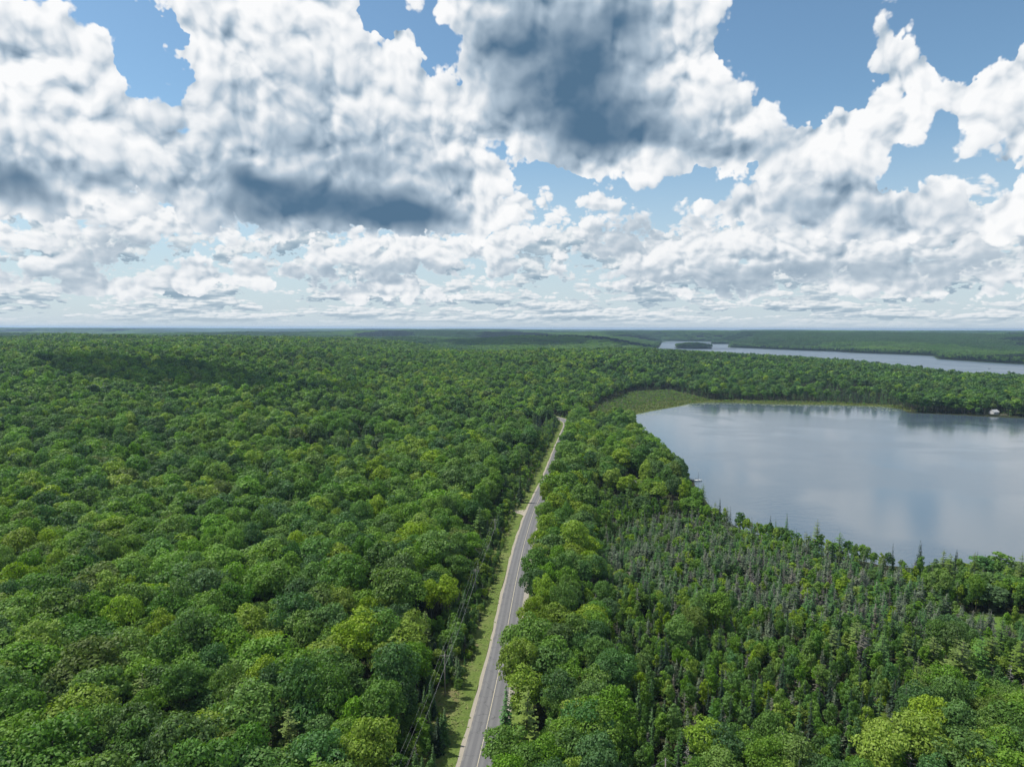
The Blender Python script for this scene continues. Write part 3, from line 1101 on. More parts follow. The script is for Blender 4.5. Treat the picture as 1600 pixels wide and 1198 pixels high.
TONES = {'yellow-green': (0.200, 0.270, 0.034), 'fresh-green': (0.138, 0.224, 0.036), 'mid-green': (0.100, 0.176, 0.037),
         'deep-green': (0.062, 0.120, 0.034), 'olive': (0.115, 0.155, 0.036), 'blue-green': (0.086, 0.160, 0.050),
         'dark-green': (0.015, 0.034, 0.015), 'grey-olive': (0.104, 0.128, 0.080), 'pale-grey': (0.185, 0.175, 0.165), 'grey-brown': (0.112, 0.106, 0.084)}
KIND_TONES = {'broadleaf': ['yellow-green', 'fresh-green', 'mid-green', 'deep-green', 'olive', 'blue-green'],
              'young': ['yellow-green', 'fresh-green', 'mid-green', 'blue-green'],
              'spruce': ['dark-green', 'deep-green'], 'bog': ['grey-olive', 'deep-green', 'grey-brown'],
              'pine': ['olive', 'mid-green'], 'dead': ['pale-grey', 'grey-brown'], 'shrub': ['yellow-green', 'fresh-green', 'mid-green']}
MATURE = {'broadleaf': (5.0, 17.0), 'young': (2.2, 11.0), 'spruce': (1.75, 13.0), 'bog': (1.25, 9.0), 'pine': (4.2, 16.5), 'dead': (1.15, 9.0), 'shrub': (1.3, 2.3)}


# ------------------------------------------------------------------ where the trees stand
def jitter_grid(x0, x1, y0, y1, step, seed, jit=0.42):
    rg = np.random.default_rng(seed)
    gx, gy = np.meshgrid(np.arange(x0, x1, step), np.arange(y0, y1, step * 0.87))
    gx = gx + (np.arange(gx.shape[0]) % 2)[:, None] * step * 0.5
    p = np.column_stack([gx.ravel(), gy.ravel()])
    return p + rg.uniform(-jit, jit, p.shape) * step


def in_wedge(p, margin=0.10, back=70):
    return np.abs(p[:, 0]) < (p[:, 1] + back) * (0.752 + margin)


def inside(poly, p):
    return sdf(poly, p[:, 0], p[:, 1]) < 0


TREES = []     # rows: kind index, x, y, R, H, tone index


def plant(kind, p, R, H, tone):
    n = len(p)
    if n:
        TREES.append((kind, p, np.broadcast_to(R, (n,)).copy(), np.broadcast_to(H, (n,)).copy(), np.asarray(tone)))


def pick(rg, n, w):
    w = np.asarray(w, float)
    return rg.choice(len(w), n, p=w / w.sum())


POLE_AT = at(695, 1018, 15.2)


def clear_of(p, r):
    """room for a crown of radius r: off the road, the drive, the buildings and the open ground"""
    ro = road_offset(p[:, 0], p[:, 1])
    ok = (ro > 4.3 + 0.44 * r) | (ro < -(14.0 + 0.80 * r)) | ((ro < -8.0) & (r < 2.5))
    ok |= np.abs(ro) > 60
    t = p - DRIVE_A
    d = (DRIVE_B - DRIVE_A) / np.linalg.norm(DRIVE_B - DRIVE_A)
    along = t @ d; side = np.abs(t @ np.array([-d[1], d[0]]))
    ok &= ~((along > -2) & (along < 24) & (side < 2.2 + 0.8 * r))
    for q, rad_ in ((CABIN, 4.0), (BOATHOUSE, 6.0), (LAWN, 9.0)):
        ok &= np.hypot(p[:, 0] - q[0], p[:, 1] - q[1]) > rad_ + 0.6 * r
    q = p - CABIN
    ok &= ~((np.abs(q[:, 0] + 1.0 + 0.18 * q[:, 1]) < 4.5 + 0.75 * r) & (q[:, 1] > -22) & (q[:, 1] < 5))
    # the cleared strip under the wires, open towards the camera round the near pole
    q = p - POLE_AT
    ok &= ~((np.abs(q[:, 0] + 0.10 * q[:, 1]) < 1.8 + 0.9 * r) & (q[:, 1] > -13) & (q[:, 1] < 5) & (r > 0.45))
    return ok


def lay_out():
    rg = np.random.default_rng(11)
    MIX = plan([(905, 735), (960, 770), (1080, 790), (1130, 800), (1420, 880), (1640, 885), (1700, 1000), (1800, 1400), (840, 1400), (860, 1150), (905, 1000), (915, 860)], 7.0)
    POINT = plan([(880, 640), (960, 655), (1000, 690), (1075, 745), (1095, 790), (1000, 800), (930, 800), (900, 870), (880, 900), (840, 900), (850, 760)], 8.0)

    def land(p):
        d = sdf(NEAR_LAKE, p[:, 0], p[:, 1])
        return d > 1.5

    # ---- 1. the near right: bog conifers, mixed young wood
    p = jitter_grid(-40, 420, 60, 420, 2.9, 1)
    p = p[in_wedge(p)]
    p = p[inside(BOG, p) & land(p) & (sdf(MEADOW, p[:, 0], p[:, 1]) > 1.0)]
    dead = vnoise(p[:, 0] / 34, p[:, 1] / 26, 5)
    u = rg.random(len(p))
    isdead = u < 0.05 + 0.16 * (dead > 0.66)
    isyoung = (~isdead) & (rg.random(len(p)) < 0.24 + 0.35 * (vnoise(p[:, 0] / 14, p[:, 1] / 14, 71) > 0.74))
    b = p[~isdead & ~isyoung]
    n = len(b)
    h = rg.uniform(4.4, 9.8, n) * (0.80 + 0.4 * vnoise(b[:, 0] / 25, b[:, 1] / 25, 8))
    plant('bog', b, h * rg.uniform(.19, .30, n), h, pick(rg, n, (3.8, 4.6, .5)))
    b = p[isdead]; n = len(b)
    plant('dead', b, rg.uniform(.7, 1.2, n), rg.uniform(5, 9, n), pick(rg, n, (3, 1)))
    b = p[isyoung]; n = len(b)
    plant('young', b, rg.uniform(1.2, 2.0, n), rg.uniform(4.5, 7.5, n), pick(rg, n, (2, 4, 3, 1)))
    # mixed young wood in front of it
    p = jitter_grid(-40, 420, 60, 430, 2.95, 2)
    p = p[in_wedge(p)]
    p = p[inside(MIX, p) & ~inside(BOG, p) & land(p) & (sdf(MEADOW, p[:, 0], p[:, 1]) > 1.5)]
    edge = np.exp(-np.maximum(0, -sdf(MIX, p[:, 0], p[:, 1])) / 14)
    u = rg.random(len(p))
    sp = u < 0.075
    pi = (~sp) & (u < 0.075 + 0.02 * (vnoise(p[:, 0] / 40, p[:, 1] / 40, 31) > 0.6) + 0.025 * (p[:, 0] > 85))
    de = (~sp) & (~pi) & (u > 0.988)
    rim = (road_offset(p[:, 0], p[:, 1]) < 30) | ((p[:, 0] > 84) & (p[:, 1] < 150))
    bigm = (~sp) & (~pi) & (~de) & (((vnoise(p[:, 0] / 30, p[:, 1] / 30, 33) > 0.80) & (rg.random(len(p)) < 0.15)) | (rim & (rg.random(len(p)) < 0.26)))
    bo = (~sp) & (~pi) & (~de) & (~bigm) & (rg.random(len(p)) < 0.27)
    yo = ~(sp | pi | de | bigm | bo)

    def put(kind, b, R, H, tones):
        ok = clear_of(b, R)
        plant(kind, b[ok], R[ok], H[ok], pick(rg, int(ok.sum()), tones))
    b = p[sp]; n = len(b); h = rg.uniform(8.0, 14.5, n)
    put('spruce', b, h * rg.uniform(.10, .145, n), h, (4, 1.3))
    b = p[pi]; n = len(b); h = rg.uniform(11, 16, n)
    put('pine', b, h * rg.uniform(.2, .28, n), h, (3, 2))
    b = p[de]; n = len(b)
    put('dead', b, rg.uniform(.9, 1.7, n), rg.uniform(6, 11, n), (3, 1))
    b = p[bo]; n = len(b); h = rg.uniform(6, 9.5, n)
    put('bog', b, h * rg.uniform(.15, .21, n), h, (3, 3, 1))
    b = p[yo]; n = len(b); h = rg.uniform(5.5, 10.5, n)
    put('young', b, h * rg.uniform(.115, .185, n), h, (1.5, 4, 3.5, 1.2))
    b = p[bigm]; n = len(b); h = rg.uniform(11.5, 16, n)
    put('broadleaf', b, h * rg.uniform(.25, .32, n), h, (2, 4, 3, 1.2, .8, 1.4))

    # ---- 2. full-grown wood everywhere else to two kilometres
    def mature(x0, x1, y0, y1, step, seed, test):
        p = jitter_grid(x0, x1, y0, y1, step, seed, 0.36)
        p = p[in_wedge(p, 0.13 if y1 < 900 else 0.06)]
        r = np.hypot(p[:, 0], p[:, 1])
        p = p[test(p, r)]
        ok = ~(inside(MIX, p) | inside(BOG, p)) & land(p) & (sdf(MARSH, p[:, 0], p[:, 1]) > 2) & (sdf(MEADOW, p[:, 0], p[:, 1]) > 3)
        for lk in (FAR_LAKE,):
            ok &= sdf(lk, p[:, 0], p[:, 1]) > 3
        p = p[ok]
        n = len(p)
        dm = sdf(MARSH, p[:, 0], p[:, 1])
        ro = road_offset(p[:, 0], p[:, 1])
        con = 0.032 + 0.35 * np.exp(-np.maximum(dm, 0) / 90) + 0.50 * S((vnoise(p[:, 0] / 150, p[:, 1] / 190, 41) - 0.68) / 0.08) * (p[:, 1] > 420) + 0.12 * (p[:, 0] > 250) * (p[:, 1] > 800)
        u = rg.random(n)
        size = 0.80 + 0.40 * vnoise(p[:, 0] / 55, p[:, 1] / 55, 43) + rg.normal(0, 0.12, n) + 0.10 * (ro < -30) * (np.hypot(p[:, 0], p[:, 1]) < 620)
        isc = u < con
        isp = (~isc) & (u < con + 0.03)
        b = p[isc]; k = len(b); h = rg.uniform(11, 18.5, k)
        put('spruce', b, h * rg.uniform(.11, .17, k), h, (3, 2))
        b = p[isp]; k = len(b); h = rg.uniform(15, 20, k)
        put('pine', b, h * rg.uniform(.19, .25, k), h, (2, 2))
        m = ~(isc | isp)
        b = p[m]; k = len(b)
        H = np.clip(16.4 * size[m] * rg.uniform(.78, 1.18, k), 8, 21.5)
        R = np.clip(4.75 * size[m] * rg.uniform(.72, 1.30, k), 2.4, 7.6)
        warm = vnoise(b[:, 0] / 95, b[:, 1] / 95, 47) + 0.45 * inside(POINT, b)
        t = np.empty(k, int)
        hot = warm > 0.62
        t[hot] = pick(rg, int(hot.sum()), (2.4, 4.8, 3, .8, .2, .3))
        t[~hot] = pick(rg, int((~hot).sum()), (.6, 3.6, 4.4, 1.8, .3, .6))
        cool = (b[:, 0] > 230) & (b[:, 1] > 700)
        t[cool] = pick(rg, int(cool.sum()), (.35, 1.6, 4, 3.6, .4, 1.6))
        ok2 = clear_of(b, R) & (sdf(NEAR_LAKE, b[:, 0], b[:, 1]) > 1.0 + 0.8 * R)
        ok2 &= ~((b[:, 0] > 105) & (b[:, 1] < 340) & (sdf(NEAR_LAKE, b[:, 0], b[:, 1]) < 32))
        plant('broadleaf', b[ok2], R[ok2], H[ok2], t[ok2])
    mature(-620, 640, 50, 620, 7.3, 5, lambda p, r: r < 620)
    mature(-1100, 1100, 200, 1120, 7.2, 6, lambda p, r: (r >= 620) & (r < 1120))
    mature(-1900, 1900, 500, 2050, 8.2, 7, lambda p, r: (r >= 1120) & (r < 2050))

    # ---- 3. the road's edges: young growth and small conifers on the left, a bushy rim on the right
    P, N = ROAD, ROAD_N
    for lo, hi, stepn, kinds in ((-20, -8.0, 2200, ('young', 'spruce', 'young', 'bog', 'shrub')), (4.9, 8.6, 420, ('young', 'shrub', 'young'))):
        k = rg.integers(0, len(P), stepn)
        off = rg.uniform(lo, hi, stepn)
        b = P[k] + N[k] * off[:, None] + rg.normal(0, .6, (stepn, 2))
        ro = road_offset(b[:, 0], b[:, 1])
        which = rg.integers(0, len(kinds), stepn)
        for j, kd in enumerate(kinds):
            m = (which == j) & (b[:, 1] > 60) & (b[:, 1] < 690)
            q = b[m]; nn = len(q)
            if kd == 'shrub':
                h = rg.uniform(1.2, 2.6, nn); R = h * .55
            elif kd == 'young':
                h = rg.uniform(4.5, 8.5, nn) * np.where((ro[m] > -11.5) & (q[:, 1] > 170), .60, 1.0); R = h * rg.uniform(.17, .24, nn)
            else:
                h = rg.uniform(4.5, 9.5, nn) * np.where((ro[m] > -11.5) & (q[:, 1] > 170), .60, 1.0); R = h * rg.uniform(.13, .19, nn)
            ok = (np.abs(ro[m]) > 4.8 + R) & (clear_of(q, np.minimum(R, 1.0)))
            nt_ = {'young': (2, 4, 3, 1), 'spruce': (1, 4), 'bog': (2, 5, 0.3), 'shrub': (2, 4, 3)}[kd]
            plant(kd, q[ok], R[ok], h[ok], pick(rg, int(ok.sum()), nt_))

    # tall trees crowding the right edge where the road runs out of sight
    k = np.where((P[:, 1] > 425) & (P[:, 1] < 640))[0][::3]
    q = P[k] + N[k] * rg.uniform(5.0, 8.5, len(k))[:, None]
    plant('broadleaf', q, rg.uniform(3.6, 4.8, len(k)), rg.uniform(13, 17.5, len(k)), pick(rg, len(k), (2, 4, 3, 1, .5, 1)))

    # ---- 4. low bushes and stunted conifers on the marsh and along the near shore
    p = jitter_grid(20, 700, 540, 1300, 3.6, 12)
    p = p[inside(MARSH, p) & land(p)]
    n = len(p)
    dl = sdf(NEAR_LAKE, p[:, 0], p[:, 1])
    keep = rg.random(n) < 0.16 + 0.84 * S((dl - 6) / 75)
    p = p[keep]; n = len(p)
    u = rg.random(n)
    b = p[u < .55]; plant('bog', b, rg.uniform(.6, 1.2, len(b)), rg.uniform(2.5, 6.5, len(b)), pick(rg, len(b), (2, 4, .4)))
    b = p[u >= .55]; plant('shrub', b, rg.uniform(.8, 1.6, len(b)), rg.uniform(1.0, 2.0, len(b)), pick(rg, len(b), (2, 3, 3)))
    # thick growth where the bog meets the shore at the right
    THICK = plan([(1440, 885), (1500, 888), (1640, 895), (1640, 948), (1560, 950), (1500, 948), (1455, 925)], 1.0)
    p = jitter_grid(60, 320, 180, 330, 3.0, 15)
    p = p[inside(THICK, p) & land(p) & (sdf(MEADOW, p[:, 0], p[:, 1]) > 1)]
    u = rg.random(len(p))
    b = p[u < .5]; h = rg.uniform(3.5, 7.0, len(b)); plant('young', b, h * rg.uniform(.24, .36, len(b)), h, pick(rg, len(b), (1, 3, 4, 1.5)))
    b = p[u >= .5]; h = rg.uniform(1.6, 3.4, len(b)); plant('shrub', b, h * .7, h, pick(rg, len(b), (1, 3, 4)))
    # shore of the near lake: taller, mixed
    L = resample(NEAR_LAKE[2:18], 3.2)
    nn = np.gradient(L, axis=0); nn /= np.linalg.norm(nn, axis=1)[:, None]
    for rep in range(2):
        q = L + np.column_stack([-nn[:, 1], nn[:, 0]]) * rg.uniform(-7, 7, (len(L), 1)) + rg.normal(0, 1, L.shape)
        d = sdf(NEAR_LAKE, q[:, 0], q[:, 1])
        q = q[(d > 1.2) & (d < 9)]
        u = rg.random(len(q))
        b = q[u < .5]; h = rg.uniform(5, 9.5, len(b)); plant('young', b, h * rg.uniform(.17, .25, len(b)), h, pick(rg, len(b), (2, 4, 3, 1)))
        b = q[(u >= .5) & (u < .68)]; h = rg.uniform(7, 13, len(b)); plant('spruce', b, h * .14, h, pick(rg, len(b), (3, 2)))
        b = q[u >= .8]; h = rg.uniform(1.3, 2.6, len(b)); plant('shrub', b, h * .6, h, pick(rg, len(b), (2, 4, 3)))
    # the island and the nearest bank of the far lake
    p = jitter_grid(ISLAND[0] - 90, ISLAND[0] + 90, ISLAND[1] - 150, ISLAND[1] + 150, 8.0, 14)
    d = np.hypot((p[:, 0] - ISLAND[0]) / 84, (p[:, 1] - ISLAND[1]) / 145)
    p = p[d < 1]; n = len(p); u = rg.random(n)
    b = p[u < .5]; plant('pine', b, rg.uniform(3, 4.5, len(b)), rg.uniform(14, 20, len(b)), pick(rg, len(b), (1, 2)))
    b = p[u >= .5]; plant('broadleaf', b, rg.uniform(4, 6, len(b)), rg.uniform(12, 18, len(b)), pick(rg, len(b), (0, 1, 4, 6, 1, 1)))

    # trees that the photograph lets one point to
    # keep open what the photograph shows: the boat, the cabin roof, the near pole, the boathouse
    sights = [(at(1090.5, 751.2, 0.0), 1.0, 3.5), (at(1090.5, 751.2, 0.0), 4.5, 0.6), (CABIN + np.array([-2.0, 0]), 9.2, 2.6), (POLE_AT, 8.0, .3), (BOATHOUSE, 2.0, 3.0)]
    for r in range(len(TREES)):
        kind, p, R, H, t = TREES[r]
        z = ground(p[:, 0], p[:, 1])
        ok = np.ones(len(p), bool)
        for q, zt, wid in sights:
            L = np.linalg.norm(q); u = q / L
            al = p @ u; sd = np.abs(p @ np.array([-u[1], u[0]]))
            zl = EYE + (zt - EYE) * al / L
            ok &= ~((al < L + 2) & (al > L - 90) & (sd < wid + 0.9 * R) & (z + H > zl))
        TREES[r] = (kind, p[ok], R[ok], H[ok], t[ok])
    # tall old trees standing out on the wooded point at the right of the far shore
    for px in np.arange(1418, 1612, 9.0):
        for d in (0, 14, 30):
            if abs(px - 1553) < 14 and d < 20 or abs(px - 1580) < 14 and d < 20:
                continue
            q = at(px + rg.normal(0, 3), 645 + (px - 1418) * 0.028, 0.0) + np.array([d * .3, 5 + d + rg.normal(0, 2)])
            if sdf(NEAR_LAKE, q[:1], q[1:])[0] < 1.5:
                continue
            plant('broadleaf', q[None], rg.uniform(5, 7.2), rg.uniform(15.5, 22), pick(rg, 1, (0, 1, 3, 4, 1, 2)))
    for kind, px, py, z, R, H, tone in SPECIAL:
        plant(kind, np.array([at(px, py, z)]), R, H, np.array([tone]))


# kind, photo x, photo y of the foot, level, crown radius, height, tone
SPECIAL = [
    ('young', 1545, 953, 1.2, 4.6, 10.0, 3), ('young', 1605, 945, 1.2, 4.6, 10.0, 2),
    ('young', 1530, 908, 1.0, 4.6, 10.5, 3), ('young', 1562, 906, 1.0, 3.6, 10.5, 1), ('young', 1595, 912, 1.0, 4.2, 10.0, 2), ('young', 1500, 930, 1.0, 4.4, 8.5, 2), ('young', 1548, 934, 1.0, 4.8, 9.5, 2), ('young', 1578, 934, 1.0, 4.2, 9.0, 1), ('young', 1520, 940, 1.0, 4.0, 8.5, 1),
    ('spruce', 1299, 893, 1.0, 2.0, 13.0, 0), ('spruce', 1393, 905, 1.0, 1.3, 14.5, 0), ('spruce', 1106, 812, 1.0, 1.6, 10.5, 0), ('spruce', 1120, 820, 1.0, 1.5, 10, 0), ('spruce', 1096, 800, 1.2, 2.2, 12, 0),
    ('spruce', 1198, 838, 1.0, 1.0, 6.5, 0), ('spruce', 1493, 900, 1.0, 2.0, 11, 0),
    ('bog', 1346, 1058, 3.0, 3.5, 13.5, 2), ('dead', 1172, 1046, 3.5, 1.9, 5.0, 0), ('dead', 1222, 1218, 4.0, 3.4, 10.0, 0),
    ('spruce', 1295, 1130, 3.5, 1.6, 13, 0), ('spruce', 1341, 1128, 3.5, 1.7, 13.5, 0), ('spruce', 1344, 1165, 3.5, 1.6, 13.5, 0), ('spruce', 1411, 1165, 3.5, 1.7, 14.5, 0),
    ('spruce', 1178, 1130, 3.5, 1.3, 11, 0), ('spruce', 1326, 1160, 3.5, 1.5, 13, 0), ('spruce', 1277, 1130, 3.5, 1.2, 9, 0), ('spruce', 1110, 1048, 3.5, 1.2, 9, 0),
    ('spruce', 929, 1020, 3.5, 1.2, 9, 0), ('spruce', 1198, 1050, 3.5, 1.0, 9, 0),
    ('pine', 1500, 1085, 3.0, 5.0, 15, 0), ('pine', 1455, 1065, 3.0, 4.2, 13, 0), ('pine', 1545, 1070, 3.0, 4.8, 14, 0), ('pine', 1590, 1085, 3.0, 5.2, 15, 0), ('pine', 1300, 1040, 3.0, 4.0, 11.5, 0),
    ('spruce', 978, 760, 5.0, 2.0, 14.5, 0), ('spruce', 912, 752, 5.0, 1.3, 13.5, 0),
    ('broadleaf', 1080, 806, 2.0, 4.6, 11.5, 1), ('broadleaf', 1002, 800, 5.0, 4.6, 12.5, 3),
]
lay_out()


# ------------------------------------------------------------------ planting: the 300 largest of each kind one by one, the rest as woods
def joined(c, t, name):
    import bmesh
    bm = bmesh.new()
    bm.from_mesh(c)
    k = len(bm.faces)
    bm.from_mesh(t)
    bm.faces.ensure_lookup_table()
    for i in range(k, len(bm.faces)):
        bm.faces[i].material_index = 1
    me = bpy.data.meshes.new(name)
    bm.to_mesh(me); bm.free()
    me.materials.append(c.materials[0]); me.materials.append(t.materials[0])
    return me


def scatter(name, label, cat, P, idx, rz, sc, tone, templates):
    """one object that sets a template on each of its points"""
    me = bpy.data.meshes.new(name)
    me.vertices.add(len(P)); me.vertices.foreach_set('co', np.asarray(P, np.float32).ravel())
    a = me.attributes.new('shape', 'INT', 'POINT'); a.data.foreach_set('value', np.asarray(idx, np.int32))
    a = me.attributes.new('turn', 'FLOAT_VECTOR', 'POINT')
    a.data.foreach_set('vector', np.column_stack([rz * 0, rz * 0, rz]).astype(np.float32).ravel())
    a = me.attributes.new('size', 'FLOAT_VECTOR', 'POINT'); a.data.foreach_set('vector', np.asarray(sc, np.float32).ravel())
    a = me.attributes.new('tone', 'FLOAT_VECTOR', 'POINT'); a.data.foreach_set('vector', np.asarray(tone, np.float32).ravel())
    col = bpy.data.collections.new(name + '_shapes')
    for k, t in enumerate(templates):
        so = bpy.data.objects.new(f'{name}_shape_{k:03d}', t)
        so.color = (0, 0, 0, 1)
        col.objects.link(so)
    ng = bpy.data.node_groups.new(name, 'GeometryNodeTree')
    ng.interface.new_socket('Geometry', in_out='INPUT', socket_type='NodeSocketGeometry')
    ng.interface.new_socket('Geometry', in_out='OUTPUT', socket_type='NodeSocketGeometry')
    N = ng.nodes.new
    gi, go, iop, ci = N('NodeGroupInput'), N('NodeGroupOutput'), N('GeometryNodeInstanceOnPoints'), N('GeometryNodeCollectionInfo')
    ci.inputs['Collection'].default_value = col
    ci.inputs['Separate Children'].default_value = True
    ci.inputs['Reset Children'].default_value = True
    iop.inputs['Pick Instance'].default_value = True

    def attr(n, typ):
        x = N('GeometryNodeInputNamedAttribute'); x.data_type = typ; x.inputs['Name'].default_value = n
        return [o for o in x.outputs if o.enabled and o.name == 'Attribute'][0]
    L = ng.links.new
    L(gi.outputs[0], iop.inputs['Points'])
    L(ci.outputs[0], iop.inputs['Instance'])
    L(attr('shape', 'INT'), iop.inputs['Instance Index'])
    er = N('FunctionNodeEulerToRotation')
    L(attr('turn', 'FLOAT_VECTOR'), er.inputs[0])
    L(er.outputs[0], iop.inputs['Rotation'])
    L(attr('size', 'FLOAT_VECTOR'), iop.inputs['Scale'])
    L(iop.outputs[0], go.inputs[0])
    o = add(name, me)
    o.color = (0, 0, 0, 1)          # each point carries its own tone
    mod = o.modifiers.new('planting', 'NODES')
    mod.node_group = ng
    return tag(o, label, cat, kind='stuff')


NOUN = {'broadleaf': ('broadleaf_tree', 'tree'), 'young': ('young_tree', 'tree'), 'spruce': ('spruce_tree', 'tree'), 'bog': ('bog_conifer', 'tree'),
        'pine': ('pine_tree', 'tree'), 'dead': ('dead_tree', 'tree'), 'shrub': ('shrub', 'shrub')}
STUFF = {'broadleaf': ('broadleaf_forest', 'unbroken mass of rounded broadleaf crowns covering the hills', 'forest'),
         'young': ('young_woodland', 'crowded slim young trees filling the wet ground and road edges', 'woodland'),
         'spruce': ('conifer_stand', 'dark pointed conifers scattered through the farther woods', 'conifers'),
         'bog': ('bog_conifers', 'crowd of thin dull conifers covering the bog and marsh', 'conifers'),
         'pine': ('pine_wood', 'scattered spreading pines rising from the farther woods', 'pines'),
         'dead': ('dead_trees', 'scattered grey leafless trees standing in the bog', 'dead trees'),
         'shrub': ('shrub_thicket', 'low green bushes over the marsh and road verges', 'shrubs')}
GROUPS = {'broadleaf': 'rounded broadleaf trees of the nearer forest', 'young': 'slim young trees of the wet wood', 'spruce': 'pointed dark conifers of the nearer woods',
          'bog': 'thin dull conifers of the bog', 'pine': 'spreading pines', 'dead': 'grey leafless trees', 'shrub': 'low bushes near the road and shore'}


def where(kind, x, y, px, py):
    ro = float(road_offset(np.array([x]), np.array([y]))[0])
    q = np.array([[x, y]])
    if inside(BOG, q)[0]:
        return 'in the bog' if px < 1330 else 'at the bog end' if px < 1480 else 'at the right bog edge'
    if inside(MARSH, q)[0]:
        return 'on the marsh'
    if 0 < sdf(NEAR_LAKE, q[:, 0], q[:, 1])[0] < 12:
        return 'on the lake shore'
    if -24 < ro < 0:
        return 'beside the left verge' if kind == 'broadleaf' else 'on the left verge'
    if 0 < ro < 13:
        return 'on the right verge' if kind in ('shrub', 'young') else 'overhanging the road'
    side = 'left of the road' if ro < 0 else 'right of the road'
    if py > 1110:
        return 'at the bottom, ' + ('left' if ro < 0 else 'right')
    if px < 130 or px > 1470:
        return 'near the ' + ('left' if px < 800 else 'right') + ' edge'
    return side


LOOK = {'broadleaf': lambda R: 'very broad' if R > 6.2 else 'broad' if R > 5.2 else 'round' if R > 4 else 'small round', 'young': lambda R: 'slim' if R < 1.9 else 'bushy',
        'spruce': lambda R: 'narrow' if R < 1.5 else 'full', 'bog': lambda R: 'thin' if R < 1.2 else 'scruffy',
        'pine': lambda R: 'spreading', 'dead': lambda R: 'bare', 'shrub': lambda R: 'low'}
WORD = {'broadleaf': 'tree', 'young': 'young tree', 'spruce': 'spruce', 'bog': 'bog conifer', 'pine': 'pine', 'dead': 'dead tree', 'shrub': 'bush'}
NEIGHBOUR = {'broadleaf': 'crown', 'young': 'sapling', 'spruce': 'spruce', 'bog': 'conifer', 'pine': 'pine', 'dead': 'snag', 'shrub': 'bush'}


class Beside:
    """what stands next to a tree as the camera sees it: words for labels"""
    def __init__(self):
        X, Y, Z, W = [], [], [], []
        for kind, p, R, H, t in TREES:
            if kind == 'shrub':
                continue
            z = ground(p[:, 0], p[:, 1])
            cx, cy, dep = project(np.column_stack([p, z + H * 0.72]))
            ok = (dep > 5) & (dep < 1600) & (cx > -80) & (cx < 1680) & (cy > 500) & (cy < 1300)
            X.append(cx[ok]); Y.append(cy[ok]); Z.append((FPX * R / np.maximum(dep, 1))[ok])
            W += [(KIND_TONES[kind][k], NEIGHBOUR[kind]) for k in t[ok]]
        self.x, self.y, self.r, self.w = np.concatenate(X), np.concatenate(Y), np.concatenate(Z), W

    def look(self, cx, cy, pr):
        dx, dy = self.x - cx, self.y - cy
        d = np.hypot(dx, dy)
        ok = (d > 1.0) & (self.r > 0.45 * pr) & (d < 9 * pr + 30)
        res = []
        for m in (ok & (dx < 0) & (np.abs(dy) < .8 * -dx), ok & (dx > 0) & (np.abs(dy) < .8 * dx), ok & (dy < 0) & (np.abs(dx) < .9 * -dy), ok & (dy > 0) & (np.abs(dx) < .9 * dy)):
            k = np.where(m)[0]
            res.append(self.w[k[np.argmin(d[k])]] if len(k) else None)
        return res


def pair(a, b):
    if a[1] == b[1]:
        return f'{a[0]} and {b[0]} {a[1]}s' if a != b else f'two {a[0]} {a[1]}s'
    return f'{a[0]} {a[1]} and {b[0]} {b[1]}'


def label_for(kind, R, tone, place, nb, taken):
    base = f'{LOOK[kind](R)} {tone} {WORD[kind]} {place}'
    l, r, b, f = nb
    c = [base]
    if l: c.append(f'{base}, right of {l[0]} {l[1]}')
    if r: c.append(f'{base}, left of {r[0]} {r[1]}')
    if l and r: c.append(f'{base}, between {pair(l, r)}')
    if b: c.append(f'{base}, in front of {b[0]} {b[1]}')
    if f: c.append(f'{base}, behind {f[0]} {f[1]}')
    if b and f: c.append(f'{base}, behind {f[0]} {f[1]}, before {b[0]} {b[1]}')
    if l and b: c.append(f'{base}, right of {l[0]} {l[1]}, before {b[0]} {b[1]}')
    if r and b: c.append(f'{base}, left of {r[0]} {r[1]}, before {b[0]} {b[1]}')
    if l and f: c.append(f'{base}, right of {l[0]} {l[1]}, behind {f[0]} {f[1]}')
    if r and f: c.append(f'{base}, left of {r[0]} {r[1]}, behind {f[0]} {f[1]}')
    if l and r and b: c.append(f'{base}, between {pair(l, r)}, {b[0]} {b[1]} behind')
    if l and r and f: c.append(f'{base}, between {pair(l, r)}, {f[0]} {f[1]} before')
    c = [q for q in c if len(q.split()) <= 16]
    # a bare description would fit many: begin with the fuller ones
    for q in c[3:] + c[1:3]:
        if q not in taken:
            return q
    return c[-1]


SPECIAL_LABEL = {
    ('bog', 1346): 'broad grey-brown dead conifer standing out among green young trees', ('dead', 1172): 'small pale grey leafless tangle low among the young trees',
    ('young', 1545): 'lone round deep green tree beside the bright bog meadow', ('spruce', 1299): 'tallest dark spruce rising against the lake from the bog shore',
    ('spruce', 1393): 'thin dark spire with tufted top against the lake shore', ('spruce', 978): 'dark spruce spire beside the grey cabin roof'}


